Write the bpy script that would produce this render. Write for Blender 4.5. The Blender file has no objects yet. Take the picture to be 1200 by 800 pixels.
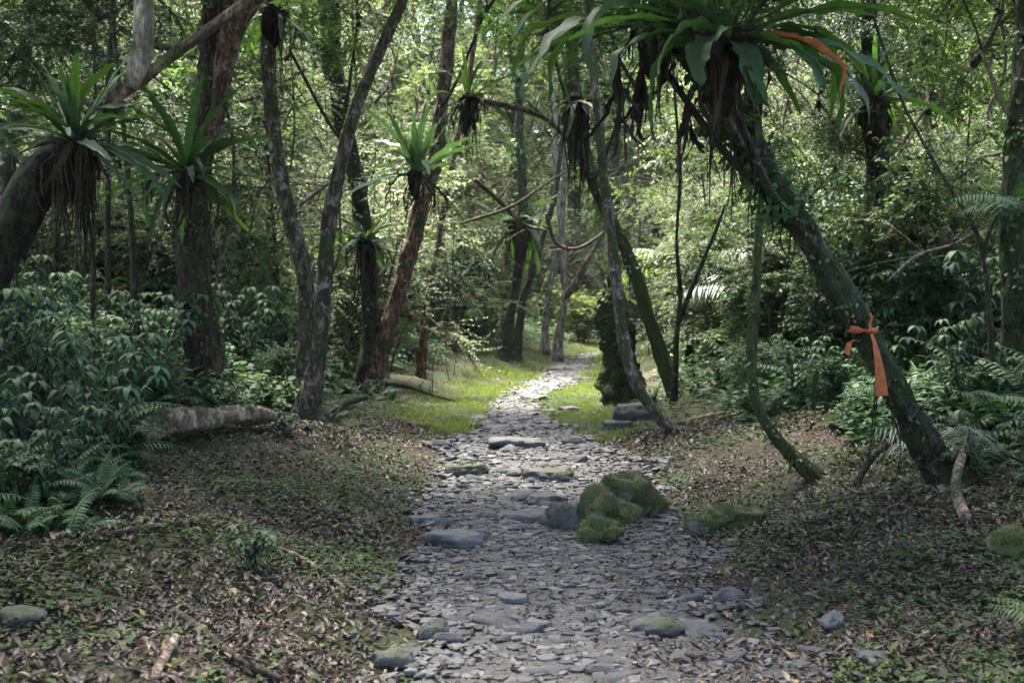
import bpy, math, random
import numpy as np
from mathutils import Vector, noise as mnoise

rng = np.random.default_rng(11)
random.seed(11)
scene = bpy.context.scene
COL = scene.collection
PI = math.pi
F = 1450.0                      # focal length in photo pixels (1200 wide)
CAMH, HORIZ = 1.55, 370.0
HAZE = .00018

# ------------------------------------------------------------------ terrain
_ky = np.array([-30, -5, 5, 10, 13, 16, 19.6, 22.3, 27, 35, 45, 50, 56, 70, 130.])
_kx = np.array([.3, .3, .36, .30, .22, .10, .02, .22, .98, 1.6, 2.75, 4.0, 6.5, 14, 60.])
_kw = np.array([.9, .9, .92, 1.05, .98, .66, .36, .36, .62, .75, .5, .5, .5, .5, .5])
_fy = np.linspace(-30, 130, 641)
def _smooth(a, n=9):
    p = np.pad(a, n, mode='edge'); k = np.hanning(2*n+1); k /= k.sum()
    return np.convolve(p, k, mode='valid')
_fx = _smooth(np.interp(_fy, _ky, _kx)); _fw = _smooth(np.interp(_fy, _ky, _kw))
def xc(y): return np.interp(y, _fy, _fx)
def hw(y): return np.interp(y, _fy, _fw)
_ph = np.random.default_rng(5).uniform(0, 6.28, 40)
def wob(x, y, s, k):
    return (np.sin(x*s+_ph[k]+1.3*np.sin(y*s*.7+_ph[k+1]))*np.sin(y*s*1.1+_ph[k+2]+1.1*np.sin(x*s*.6+_ph[k+3])))
def hgt(x, y):
    x = np.asarray(x, float); y = np.asarray(y, float)
    s = x - xc(y); d = np.maximum(0, np.abs(s)-hw(y))
    bk = np.where(s < 0, .62, .58)
    clear = np.clip((y-14)/5, 0, 1)*np.clip((30-y)/8, 0, 1)
    dd = np.maximum(0, d-1.1*clear)
    h = bk*(1-np.exp(-dd/3.0)) + .035*np.minimum(dd, 12)
    h = h + np.where(s < 0, .16, .07)*np.clip(dd-2.2, 0, 3.5)
    h = h + .12*np.clip((y-11.5)/1.6, 0, 1)
    h = h + np.clip(dd, 0, 1)*(.09*wob(x, y, 1.3, 0)+.05*wob(x, y, 3.1, 8)) + .02*wob(x, y, 2.3, 16)+.008*wob(x, y, 7, 20)
    far = np.clip(y-58, 0, 200)
    h = h + .30*far*far/(far+25) + .05*np.clip(np.abs(x)-14, 0, 100)
    return h
def H(x, y): return float(hgt(x, y))

PITCH = math.atan((400-HORIZ)/F)
def ray(px, py):
    v = Vector(((px-600)/F, 1.0, -(py-400)/F))
    c, s = math.cos(-PITCH), math.sin(-PITCH)
    return Vector((v.x, v.y*c-v.z*s, v.y*s+v.z*c))
def at(px, py, Y):
    r = ray(px, py); t = Y/r.y
    return Vector((r.x*t, Y, CAMH+r.z*t))
def ground(px, py):
    r = ray(px, py); y = 3.0
    while y < 120:
        p = at(px, py, y)
        if p.z <= H(p.x, p.y): break
        y += .03
    return Vector((p.x, p.y, H(p.x, p.y)))

# ------------------------------------------------------------------ mesh helpers
class MB:
    def __init__(s): s.v = []; s.f = {}; s.n = 0
    def add(s, V, *Fs):
        V = np.asarray(V, float).reshape(-1, 3); s.v.append(V)
        for f in Fs:
            f = np.asarray(f, int)
            if f.size: s.f.setdefault(f.shape[1], []).append(f+s.n)
        s.n += len(V); return s
    def inst(s, T, M, pos):
        """T=(V,[faces]); M Nx3x3 (columns axes, scaled); pos Nx3"""
        V, Fs = T; N = len(pos)
        if N == 0: return s
        P = np.einsum('nij,vj->nvi', M, V)+pos[:, None, :]
        off = (np.arange(N)*len(V))
        s.add(P.reshape(-1, 3), *[(f[None]+off[:, None, None]).reshape(-1, f.shape[1]) for f in Fs])
        return s
    def mesh(s, name, mat, smooth=True):
        me = bpy.data.meshes.new(name)
        V = np.concatenate(s.v).astype(np.float32)
        li = []; ls = []; n0 = 0
        for k, fl in s.f.items():
            f = np.concatenate(fl); li.append(f.ravel()); ls.append(n0+np.arange(len(f))*k); n0 += f.size
        li = np.concatenate(li).astype(np.int32); ls = np.concatenate(ls).astype(np.int32)
        me.vertices.add(len(V)); me.vertices.foreach_set('co', V.ravel())
        me.loops.add(len(li)); me.loops.foreach_set('vertex_index', li)
        me.polygons.add(len(ls)); me.polygons.foreach_set('loop_start', ls)
        me.update(calc_edges=True); me.validate()
        me.polygons.foreach_set('use_smooth', np.full(len(me.polygons), smooth))
        me.materials.append(mat)
        return me
    def obj(s, name, mat, parent=None, smooth=True):
        return link(name, s.mesh(name, mat, smooth), parent)
def link(name, data, parent=None, loc=None):
    o = bpy.data.objects.new(name, data); COL.objects.link(o)
    if parent: o.parent = parent
    if loc is not None: o.location = loc
    return o
def thing(name, label, cat, loc, group=None, rz=0):
    o = link(name, None, None, loc); o.empty_display_size = .2
    o.rotation_euler = (0, 0, rz)
    return tag(o, label, cat, group)
def tag(o, label, cat, group=None, kind=None):
    o['label'] = label; o['category'] = cat
    if group: o['group'] = group
    if kind: o['kind'] = kind
    return o
def dup(root, loc, rz, sc, label=None, group=None, tilt=(0, 0)):
    r = root.copy(); COL.objects.link(r); r.location = loc; r.rotation_euler = (tilt[0], tilt[1], rz)
    r.scale = sc if hasattr(sc, '__len__') else (sc, sc, sc)
    if label: r['label'] = label
    if group: r['group'] = group
    for ch in root.children:
        c = ch.copy(); COL.objects.link(c); c.parent = r
    return r
def nrm(a): return a/np.maximum(1e-9, np.linalg.norm(a, axis=-1, keepdims=True))
def frames(d, up, size, wid=1.0):
    """leaf axes: x side, y = d, z = normal near up"""
    d = nrm(d); x = nrm(np.cross(d, up)); z = np.cross(x, d)
    size = np.asarray(size).reshape(-1, 1)
    return np.stack([x*size*wid, d*size, z*size], axis=2)
def catmull(P, per=5):
    P = np.asarray(P, float); Q = np.vstack([2*P[0]-P[1], P, 2*P[-1]-P[-2]]); out = []
    for i in range(1, len(Q)-2):
        t = np.linspace(0, 1, per, endpoint=False)[:, None]
        a, b, c, d = Q[i-1], Q[i], Q[i+1], Q[i+2]
        out.append(.5*((2*b)+(c-a)*t+(2*a-5*b+4*c-d)*t*t+(3*b-a-3*c+d)*t**3))
    out.append(P[-1:]); return np.vstack(out)
def tube(mb, P, R, n=8, bump=0.0, flare=0.0, seed=0, cap=True, lobes=5):
    P = np.asarray(P, float); R = np.asarray(R, float); m = len(P)
    T = nrm(np.gradient(P, axis=0))
    u = np.cross(T[0], [0.31, 0.87, 0.2]); u /= np.linalg.norm(u)
    U = []
    for i in range(m):
        u = u-T[i]*np.dot(u, T[i]); u = u/np.linalg.norm(u); U.append(u)
    U = np.array(U); W = np.cross(T, U)
    th = np.arange(n)/n*2*PI
    s = np.concatenate([[0], np.cumsum(np.linalg.norm(np.diff(P, axis=0), axis=1))])
    rr = np.random.default_rng(seed)
    k = np.ones((m, n))
    if bump:
        for _ in range(7):
            a = rr.integers(1, 6); b = rr.uniform(1, 9); p, q = rr.uniform(0, 6.28, 2)
            k += bump*.34*np.sin(a*th[None]+p+.6*np.sin(s[:, None]*b*.5+q))*np.sin(s[:, None]*b+q)
        if n >= 14:
            z_ = rr.standard_normal((m, n)); z_ = (z_+np.roll(z_, 1, 0)+np.roll(z_, 2, 0))/1.7
            k += bump*.22*z_
            for _ in range(3):
                c0 = rr.uniform(0, s[-1]); t0 = rr.uniform(0, 6.28)
                k += bump*1.1*np.exp(-((s[:, None]-c0)/.10)**2-((np.mod(th[None]-t0+PI, 2*PI)-PI)/.6)**2)
        else: k += bump*.2*rr.standard_normal((m, n))
    if flare:
        p = rr.uniform(0, 6.28)
        k *= 1+flare*np.exp(-s[:, None]/.34)*(1+.55*np.cos(lobes*th[None]+p)+.25*np.sin(3*th[None]+p*2))
    V = P[:, None]+(U[:, None]*np.cos(th)[None, :, None]+W[:, None]*np.sin(th)[None, :, None])*(R[:, None]*k)[..., None]
    i = np.arange(m-1)[:, None]*n; j = np.arange(n)[None]; j2 = (j+1) % n
    q = np.stack([i+j, i+j2, i+n+j2, i+n+j], -1).reshape(-1, 4)
    V = V.reshape(-1, 3)
    if cap:
        V = np.vstack([V, P[-1:], P[:1]]); c = m*n
        j = np.arange(n); j2 = (j+1) % n
        t1 = np.stack([(m-1)*n+j, (m-1)*n+j2, np.full(n, c)], -1); t2 = np.stack([j2, j, np.full(n, c+1)], -1)
        mb.add(V, q, t1, t2)
    else: mb.add(V, q)
    return mb

# ------------------------------------------------------------------ leaf shapes (length 1 along +Y)
def leaf_far(w=.24, fold=.10, droop=.06):
    V = np.array([[0, 0, 0], [w, .3, fold], [w*.8, .65, fold*.6-droop*.4], [0, 1, -droop], [-w*.8, .65, fold*.6-droop*.4], [-w, .3, fold]])
    return V, [np.array([[0, 1, 2, 3], [0, 3, 4, 5]])]
def leaf_near(w=.17, droop=.35, fold=.06, seg=5, wav=0.0):
    V = []; ang = 0.0; y = z = 0.0
    prof = np.sin(np.linspace(.06, 1, seg+1)**.75*PI)
    for i in range(seg+1):
        ww = w*max(.0, prof[i]) if i < seg else 0.0
        V += [[-ww, y, z+fold*ww/w+wav*math.sin(i*2.1)], [0, y, z], [ww, y, z+fold*ww/w-wav*math.sin(i*2.1+1)]]
        ang += droop*1.4/seg; y += math.cos(ang)/seg; z -= math.sin(ang)/seg
    V = np.array(V); f = []
    for i in range(seg):
        a = i*3; f += [[a, a+1, a+4, a+3], [a+1, a+2, a+5, a+4]]
    return V, [np.array(f)]

# ------------------------------------------------------------------ materials
def mat(name):
    m = bpy.data.materials.new(name); m.use_nodes = True
    nt = m.node_tree; nt.nodes.clear(); return m, nt
def N(nt, t, **kw):
    n = nt.nodes.new(t)
    for k, v in kw.items():
        if k.startswith('i_'):
            n.inputs[k[2:].replace('_', ' ')].default_value = v
        else: setattr(n, k, v)
    return n
def ramp(nt, fac, stops, interp='LINEAR'):
    r = nt.nodes.new('ShaderNodeValToRGB'); r.color_ramp.interpolation = interp
    e = r.color_ramp.elements
    while len(e) < len(stops): e.new(.5)
    for el, (p, c) in zip(e, stops):
        el.position = p; el.color = (*c, 1) if len(c) == 3 else c
    nt.links.new(fac, r.inputs[0]); return r.outputs[0]
def mixc(nt, fac, a, b):
    m = nt.nodes.new('ShaderNodeMix'); m.data_type = 'RGBA'
    for s, v in ((m.inputs[0], fac), (m.inputs[6], a), (m.inputs[7], b)):
        if hasattr(v, 'is_output'): nt.links.new(v, s)
        else: s.default_value = (*v, 1) if hasattr(v, '__len__') and len(v) == 3 else v
    return m.outputs[2]
def leafmat(name, stops, trans=.32, tcol=(1.25, 1.38, .62), rough=.55, spec=.4):
    m, nt = mat(name); L = nt.links.new
    geo = N(nt, 'ShaderNodeNewGeometry'); oi = N(nt, 'ShaderNodeObjectInfo')
    col = ramp(nt, geo.outputs['Random Per Island'], stops)
    hsv = N(nt, 'ShaderNodeHueSaturation')
    v = N(nt, 'ShaderNodeMapRange', i_To_Min=.72, i_To_Max=1.3); L(oi.outputs['Random'], v.inputs[0]); L(v.outputs[0], hsv.inputs['Value'])
    h = N(nt, 'ShaderNodeMapRange', i_To_Min=.485, i_To_Max=.512); L(oi.outputs['Random'], h.inputs[0]); L(h.outputs[0], hsv.inputs['Hue'])
    if name.startswith('leaf_fern'):
        tc = N(nt, 'ShaderNodeTexCoord'); nz = N(nt, 'ShaderNodeTexNoise', i_Scale=16.0, i_Detail=6.0, i_Roughness=.7); L(tc.outputs['Object'], nz.inputs[0])
        fm = ramp(nt, nz.outputs[0], [(.3, (.6, .62, .6)), (.55, (1, 1, 1)), (.72, (1.35, 1.25, 1.1)), (.8, (1.9, 1.2, .7))])
        mu = N(nt, 'ShaderNodeMix', data_type='RGBA', blend_type='MULTIPLY'); mu.inputs[0].default_value = 1; L(col, mu.inputs[6]); L(fm, mu.inputs[7]); col = mu.outputs[2]
    L(col, hsv.inputs['Color'])
    p = N(nt, 'ShaderNodeBsdfPrincipled', i_Roughness=rough); p.inputs['Specular IOR Level'].default_value = spec
    L(hsv.outputs[0], p.inputs['Base Color'])
    tm = N(nt, 'ShaderNodeMix', data_type='RGBA', blend_type='MULTIPLY'); tm.inputs[0].default_value = 1
    L(hsv.outputs[0], tm.inputs[6]); tm.inputs[7].default_value = (*tcol, 1)
    t = N(nt, 'ShaderNodeBsdfTranslucent'); L(tm.outputs[2], t.inputs[0])
    mx = N(nt, 'ShaderNodeMixShader'); mx.inputs[0].default_value = trans
    L(p.outputs[0], mx.inputs[1]); L(t.outputs[0], mx.inputs[2])
    o = N(nt, 'ShaderNodeOutputMaterial'); L(mx.outputs[0], o.inputs[0]); return m
def barkmat(name, c1, c2, moss=(.03, .045, .012), mossamt=.5, lichen=None, scale=9, bump=.5):
    m, nt = mat(name); L = nt.links.new
    tc = N(nt, 'ShaderNodeTexCoord'); mp = N(nt, 'ShaderNodeMapping'); mp.inputs['Scale'].default_value = (1, 1, .28)
    L(tc.outputs['Object'], mp.inputs[0])
    n1 = N(nt, 'ShaderNodeTexNoise', i_Scale=scale*2.2, i_Detail=6.0, i_Roughness=.65); L(mp.outputs[0], n1.inputs[0])
    n2 = N(nt, 'ShaderNodeTexNoise', i_Scale=scale*.35, i_Detail=4.0, i_Roughness=.6); L(tc.outputs['Object'], n2.inputs[0])
    n3 = N(nt, 'ShaderNodeTexNoise', i_Scale=scale*.9, i_Detail=5.0, i_Roughness=.7); L(tc.outputs['Object'], n3.inputs[0])
    n4 = N(nt, 'ShaderNodeTexNoise', i_Scale=scale*9.0, i_Detail=4.0, i_Roughness=.7); L(mp.outputs[0], n4.inputs[0])
    col = ramp(nt, n1.outputs[0], [(.40, tuple(v*.6 for v in c1)), (.50, c1), (.60, c2), (.72, tuple(min(.5, v*1.35) for v in c2))])
    fm = ramp(nt, n4.outputs[0], [(.36, (.5, .5, .5)), (.62, (1.35, 1.35, 1.35))])
    mm_ = N(nt, 'ShaderNodeMix', data_type='RGBA', blend_type='MULTIPLY'); mm_.inputs[0].default_value = 1; L(col, mm_.inputs[6]); L(fm, mm_.inputs[7]); col = mm_.outputs[2]
    moss = ramp(nt, n4.outputs[0], [(.34, tuple(v*.35 for v in moss)), (.5, moss), (.7, tuple(v*1.9 for v in moss))])
    if lichen:
        lf = ramp(nt, n3.outputs[0], [(.55, (0, 0, 0)), (.60, (1, 1, 1))])
        col = mixc(nt, lf, col, lichen)
    a = .62-.25*mossamt
    mxn = N(nt, 'ShaderNodeMath', operation='MULTIPLY_ADD'); L(n3.outputs[0], mxn.inputs[0]); mxn.inputs[1].default_value = .45; L(n2.outputs[0], mxn.inputs[2])
    mf = ramp(nt, mxn.outputs[0], [(a+.19, (0, 0, 0)), (a+.25, (1, 1, 1))])
    mm = N(nt, 'ShaderNodeMath', operation='MULTIPLY'); L(mf, mm.inputs[0]); mm.inputs[1].default_value = .85
    col = mixc(nt, mm.outputs[0], col, moss)
    hs = N(nt, 'ShaderNodeMath', operation='MULTIPLY_ADD'); L(n4.outputs[0], hs.inputs[0]); hs.inputs[1].default_value = .4; L(n1.outputs[0], hs.inputs[2])
    bp = N(nt, 'ShaderNodeBump', i_Strength=min(1, bump*1.6), i_Distance=.07); L(hs.outputs[0], bp.inputs['Height'])
    p = N(nt, 'ShaderNodeBsdfPrincipled', i_Roughness=.85); p.inputs['Specular IOR Level'].default_value = .25
    L(col, p.inputs['Base Color']); L(bp.outputs[0], p.inputs['Normal'])
    o = N(nt, 'ShaderNodeOutputMaterial'); L(p.outputs[0], o.inputs[0]); return m
def islandmat(name, stops, rough=.7, spec=.4, trans=0, noise_scale=0, bump=0.0, interp='LINEAR'):
    m, nt = mat(name); L = nt.links.new
    geo = N(nt, 'ShaderNodeNewGeometry')
    col = ramp(nt, geo.outputs['Random Per Island'], stops, interp)
    p = N(nt, 'ShaderNodeBsdfPrincipled', i_Roughness=rough); p.inputs['Specular IOR Level'].default_value = spec
    if noise_scale:
        tc = N(nt, 'ShaderNodeTexCoord')
        n = N(nt, 'ShaderNodeTexNoise', i_Scale=noise_scale, i_Detail=5.0, i_Roughness=.65); L(tc.outputs['Object'], n.inputs[0])
        f = ramp(nt, n.outputs[0], [(.25, (.55, .55, .55)), (.75, (1.35, 1.35, 1.35))])
        mm = N(nt, 'ShaderNodeMix', data_type='RGBA', blend_type='MULTIPLY'); mm.inputs[0].default_value = 1
        L(col, mm.inputs[6]); L(f, mm.inputs[7]); col = mm.outputs[2]
        if bump:
            bp = N(nt, 'ShaderNodeBump', i_Strength=bump, i_Distance=.01); L(n.outputs[0], bp.inputs['Height']); L(bp.outputs[0], p.inputs['Normal'])
    L(col, p.inputs['Base Color'])
    out = p.outputs[0]
    if trans:
        t = N(nt, 'ShaderNodeBsdfTranslucent'); L(col, t.inputs[0])
        mx = N(nt, 'ShaderNodeMixShader'); mx.inputs[0].default_value = trans
        L(p.outputs[0], mx.inputs[1]); L(t.outputs[0], mx.inputs[2]); out = mx.outputs[0]
    o = N(nt, 'ShaderNodeOutputMaterial'); L(out, o.inputs[0]); return m
def rockmat(name, stone1, stone2, moss, amt):
    m, nt = mat(name); L = nt.links.new
    tc = N(nt, 'ShaderNodeTexCoord'); geo = N(nt, 'ShaderNodeNewGeometry')
    n1 = N(nt, 'ShaderNodeTexNoise', i_Scale=9.0, i_Detail=8.0, i_Roughness=.68); L(tc.outputs['Object'], n1.inputs[0])
    n2 = N(nt, 'ShaderNodeTexNoise', i_Scale=5.0, i_Detail=6.0, i_Roughness=.65); L(tc.outputs['Object'], n2.inputs[0])
    n3 = N(nt, 'ShaderNodeTexNoise', i_Scale=90.0, i_Detail=4.0); L(tc.outputs['Object'], n3.inputs[0])
    col = ramp(nt, n1.outputs[0], [(.3, stone1), (.7, stone2)])
    sx = N(nt, 'ShaderNodeSeparateXYZ'); L(geo.outputs['Normal'], sx.inputs[0])
    ad = N(nt, 'ShaderNodeMath', operation='MULTIPLY_ADD'); L(sx.outputs[2], ad.inputs[0]); ad.inputs[1].default_value = .25; L(n2.outputs[0], ad.inputs[2])
    a = .95-.55*amt
    mf = ramp(nt, ad.outputs[0], [(max(0, a-.06), (0, 0, 0)), (min(1, a+.06), (1, 1, 1))])
    mc = ramp(nt, n3.outputs[0], [(.3, tuple(c*.5 for c in moss)), (.72, tuple(c*1.6 for c in moss))])
    col = mixc(nt, mf, col, mc)
    mxh = N(nt, 'ShaderNodeMath', operation='MULTIPLY_ADD'); L(n3.outputs[0], mxh.inputs[0]); mxh.inputs[1].default_value = .35; L(n1.outputs[0], mxh.inputs[2])
    bp = N(nt, 'ShaderNodeBump', i_Strength=.7, i_Distance=.025); L(mxh.outputs[0], bp.inputs['Height'])
    p = N(nt, 'ShaderNodeBsdfPrincipled', i_Roughness=.7); p.inputs['Specular IOR Level'].default_value = .35
    L(col, p.inputs['Base Color']); L(bp.outputs[0], p.inputs['Normal'])
    o = N(nt, 'ShaderNodeOutputMaterial'); L(p.outputs[0], o.inputs[0]); return m

M = {}
M['leaf_dark'] = leafmat('leaf_dark', [(0, (.022, .045, .014)), (.5, (.035, .075, .02)), (1, (.06, .11, .028))], .3)
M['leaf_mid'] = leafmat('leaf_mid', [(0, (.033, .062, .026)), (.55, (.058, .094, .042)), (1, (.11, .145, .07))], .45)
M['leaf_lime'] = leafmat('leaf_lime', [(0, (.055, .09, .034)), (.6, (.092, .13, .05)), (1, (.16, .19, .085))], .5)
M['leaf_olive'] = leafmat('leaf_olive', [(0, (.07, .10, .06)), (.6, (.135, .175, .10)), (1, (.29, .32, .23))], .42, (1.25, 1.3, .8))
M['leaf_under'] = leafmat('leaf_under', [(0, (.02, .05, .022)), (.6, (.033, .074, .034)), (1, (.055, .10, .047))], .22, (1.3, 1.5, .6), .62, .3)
M['leaf_fern'] = leafmat('leaf_fern', [(0, (.022, .052, .02)), (.5, (.034, .074, .028)), (1, (.055, .105, .04))], .42, (1.5, 1.7, .5), .55, .35)
M['leaf_fernlight'] = leafmat('leaf_fernlight', [(0, (.05, .10, .05)), (.5, (.075, .14, .075)), (1, (.10, .17, .09))], .35, (1.3, 1.5, .6), .35, .6)
M['herb_c'] = leafmat('herb_c', [(0, (.03, .066, .034)), (.6, (.055, .105, .05)), (1, (.09, .15, .075))], .3, (1.25, 1.4, .7), .6, .3)
M['herb_a'] = leafmat('herb_a', [(0, (.02, .05, .02)), (.6, (.034, .076, .031)), (1, (.058, .105, .042))], .25, (1.25, 1.4, .7), .62, .3)
M['herb_b'] = leafmat('herb_b', [(0, (.022, .054, .022)), (.6, (.042, .09, .034)), (.95, (.075, .13, .045)), (1, (.13, .13, .03))], .25, (1.25, 1.4, .6), .62, .3)
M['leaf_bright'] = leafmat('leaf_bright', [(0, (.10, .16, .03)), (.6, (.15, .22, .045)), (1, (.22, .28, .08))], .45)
M['leaf_silver'] = leafmat('leaf_silver', [(0, (.07, .10, .07)), (1, (.16, .2, .15))], .25, (1.1, 1.2, .8), .5)
M['grass'] = leafmat('grass', [(0, (.06, .09, .022)), (.5, (.11, .15, .04)), (.85, (.16, .19, .06)), (1, (.24, .22, .10))], .45, (1.4, 1.5, .6), .6, .3)
M['dead_brown'] = islandmat('dead_brown', [(0, (.016, .011, .008)), (.6, (.036, .024, .016)), (.9, (.065, .045, .03)), (1, (.13, .095, .065))], .8, .2, .15, 22)
M['root_dark'] = islandmat('root_dark', [(0, (.010, .007, .005)), (.6, (.024, .016, .011)), (.9, (.05, .034, .024)), (1, (.10, .07, .048))], .85, .2, 0, 30, .6)
M['dead_orange'] = islandmat('dead_orange', [(0, (.30, .085, .018)), (1, (.36, .11, .025))], .6, .3, .35, 14)
M['litter'] = islandmat('litter', [(0, (.012, .008, .007)), (.35, (.030, .020, .015)), (.6, (.060, .040, .030)), (.8, (.10, .070, .056)), (.94, (.19, .15, .12)), (.965, (.13, .05, .025)), (.993, (.26, .19, .06)), (1, (.10, .14, .04))], .6, .4, .12)
M['stone'] = islandmat('stone', [(0, (.017, .016, .015)), (.45, (.040, .038, .039)), (.85, (.072, .069, .071)), (1, (.11, .095, .082))], .62, .4, 0, 24, .5)
M['ribbon'] = islandmat('ribbon', [(0, (.48, .125, .03)), (1, (.48, .125, .03))], .5, .4, .35, 30)
M['seedling'] = leafmat('seedling', [(0, (.024, .048, .012)), (.6, (.042, .078, .02)), (.93, (.07, .11, .03)), (1, (.11, .15, .04))], .3, rough=.7, spec=.25)
M['twig'] = barkmat('twig', (.07, .05, .035), (.17, .13, .10), mossamt=.1, scale=14)
M['bark_dark'] = barkmat('bark_dark', (.02, .014, .010), (.06, .045, .033), mossamt=.55, lichen=(.12, .12, .095), bump=1.0)
M['bark_fibre'] = barkmat('bark_fibre', (.015, .010, .007), (.05, .034, .022), mossamt=.35, bump=1.0, scale=14)
M['bark_warm'] = barkmat('bark_warm', (.03, .02, .014), (.10, .062, .042), mossamt=.3, bump=1.0, scale=11)
M['bark_brown'] = barkmat('bark_brown', (.035, .024, .018), (.11, .075, .055), mossamt=.45, lichen=(.16, .15, .12), bump=.7)
M['bark_red'] = barkmat('bark_red', (.085, .042, .027), (.24, .125, .08), mossamt=.15, lichen=(.19, .17, .14), bump=.6)
M['bark_lichen'] = barkmat('bark_lichen', (.06, .044, .032), (.17, .13, .095), mossamt=.3, lichen=(.27, .25, .21), bump=.6)
M['bark_mid'] = barkmat('bark_mid', (.075, .06, .045), (.19, .155, .12), mossamt=.45, lichen=(.30, .28, .24), bump=.5)
M['bark_pale'] = barkmat('bark_pale', (.20, .16, .12), (.36, .31, .25), mossamt=.15, lichen=(.12, .09, .065), scale=5, bump=.3)
M['bark_tan'] = barkmat('bark_tan', (.10, .07, .045), (.24, .17, .115), mossamt=.15, lichen=(.07, .055, .04), scale=5, bump=.4)
M['log'] = barkmat('log', (.20, .14, .10), (.42, .32, .24), mossamt=0, scale=7, bump=.8)
M['moss_trunk'] = barkmat('moss_trunk', (.03, .024, .016), (.08, .062, .042), moss=(.045, .062, .014), mossamt=.9, bump=.9)
M['moss_dark'] = barkmat('moss_dark', (.018, .013, .009), (.055, .04, .028), moss=(.04, .052, .014), mossamt=1.0, bump=1.0, scale=12)
M['cobble'] = rockmat('cobble', (.03, .029, .029), (.09, .088, .09), (.04, .046, .016), .12)
M['mossrock'] = rockmat('mossrock', (.10, .10, .10), (.22, .22, .22), (.044, .052, .012), 1.0)
M['halfmoss'] = rockmat('halfmoss', (.045, .044, .043), (.11, .108, .105), (.032, .038, .013), .5)
M['slab'] = rockmat('slab', (.045, .044, .044), (.115, .113, .115), (.05, .06, .02), .22)

def groundmat():
    m, nt = mat('forest_floor'); L = nt.links.new
    tc = N(nt, 'ShaderNodeTexCoord'); co = tc.outputs['Object']
    n1 = N(nt, 'ShaderNodeTexNoise', i_Scale=.9, i_Detail=6.0, i_Roughness=.65); L(co, n1.inputs[0])
    n2 = N(nt, 'ShaderNodeTexNoise', i_Scale=14.0, i_Detail=6.0, i_Roughness=.7); L(co, n2.inputs[0])
    v = N(nt, 'ShaderNodeTexVoronoi', i_Scale=26.0); L(co, v.inputs[0])
    lit = ramp(nt, v.outputs['Color'], [(0, (.02, .013, .009)), (.45, (.05, .032, .022)), (.8, (.10, .068, .05)), (1, (.17, .12, .095))])
    soil = ramp(nt, n2.outputs[0], [(.3, (.016, .012, .009)), (.7, (.042, .032, .024))])
    c = mixc(nt, .55, soil, lit)
    mo = ramp(nt, n2.outputs[0], [(.3, (.018, .026, .008)), (.7, (.05, .068, .02))])
    f = ramp(nt, n1.outputs[0], [(.38, (0, 0, 0)), (.56, (1, 1, 1))])
    c = mixc(nt, f, c, mo)
    bp = N(nt, 'ShaderNodeBump', i_Strength=.9, i_Distance=.04); L(n2.outputs[0], bp.inputs['Height'])
    p = N(nt, 'ShaderNodeBsdfPrincipled', i_Roughness=.9); p.inputs['Specular IOR Level'].default_value = .2
    L(c, p.inputs['Base Color']); L(bp.outputs[0], p.inputs['Normal'])
    o = N(nt, 'ShaderNodeOutputMaterial'); L(p.outputs[0], o.inputs[0]); return m
def pathmat():
    m, nt = mat('path_grit'); L = nt.links.new
    tc = N(nt, 'ShaderNodeTexCoord'); co = tc.outputs['Object']
    v = N(nt, 'ShaderNodeTexVoronoi', i_Scale=30.0); L(co, v.inputs[0])
    v2 = N(nt, 'ShaderNodeTexVoronoi', i_Scale=30.0, feature='DISTANCE_TO_EDGE'); L(co, v2.inputs[0])
    n2 = N(nt, 'ShaderNodeTexNoise', i_Scale=3.0, i_Detail=5.0); L(co, n2.inputs[0])
    st = ramp(nt, v.outputs['Color'], [(0, (.018, .016, .014)), (.6, (.036, .033, .032)), (1, (.06, .057, .055))])
    so = ramp(nt, n2.outputs[0], [(.4, (.02, .015, .012)), (.65, (.038, .031, .027))])
    e = ramp(nt, v2.outputs['Distance'], [(.02, (1, 1, 1)), (.12, (0, 0, 0))])
    c = mixc(nt, e, st, so)
    bp = N(nt, 'ShaderNodeBump', i_Strength=.8, i_Distance=.02); L(v2.outputs['Distance'], bp.inputs['Height'])
    p = N(nt, 'ShaderNodeBsdfPrincipled', i_Roughness=.7); p.inputs['Specular IOR Level'].default_value = .4
    L(c, p.inputs['Base Color']); L(bp.outputs[0], p.inputs['Normal'])
    o = N(nt, 'ShaderNodeOutputMaterial'); L(p.outputs[0], o.inputs[0]); return m

# ------------------------------------------------------------------ the ground and the path
def axis(parts):
    out = []
    for a, b, st in parts: out.append(np.arange(a, b, st))
    return np.concatenate(out+[np.array([parts[-1][1]])])
gx = axis([(-160, -40, 8), (-40, -14, 1.2), (-14, -6, .3), (-6, 6, .085), (6, 14, .3), (14, 40, 1.2), (40, 160, 8)])
gy = axis([(-40, 2, 2), (2, 14, .085), (14, 32, .16), (32, 64, .6), (64, 150, 2)])
X, Y = np.meshgrid(gx, gy); Z = hgt(X, Y)
rr = np.random.default_rng(3)
near = (np.abs(X) < 7) & (Y < 34) & (Y > 2)
Z = Z+np.where(near, rr.normal(0, .006, Z.shape), 0)
nx, ny = len(gx), len(gy)
i = np.arange(ny-1)[:, None]*nx; j = np.arange(nx-1)[None]
q = np.stack([i+j, i+j+1, i+nx+j+1, i+nx+j], -1).reshape(-1, 4)
g = MB().add(np.stack([X, Y, Z], -1), q).obj('ground', groundmat()); g['kind'] = 'structure'
py_ = axis([(-6, 30, .12), (30, 75, .4)]); us = np.linspace(-1, 1, 25)
edge = lambda y, k: hw(y)*(1+.16*np.sin(y*1.9+k)+.10*np.sin(y*4.7+2*k)+.06*np.sin(y*9.1+k))
PX = xc(py_)[:, None]+np.where(us < 0, us*edge(py_, 1.)[:, None], us*edge(py_, 4.)[:, None])
PYY = np.repeat(py_[:, None], 25, 1)
PZ = hgt(PX, PYY)+.022-.05*np.abs(us)**6
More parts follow.
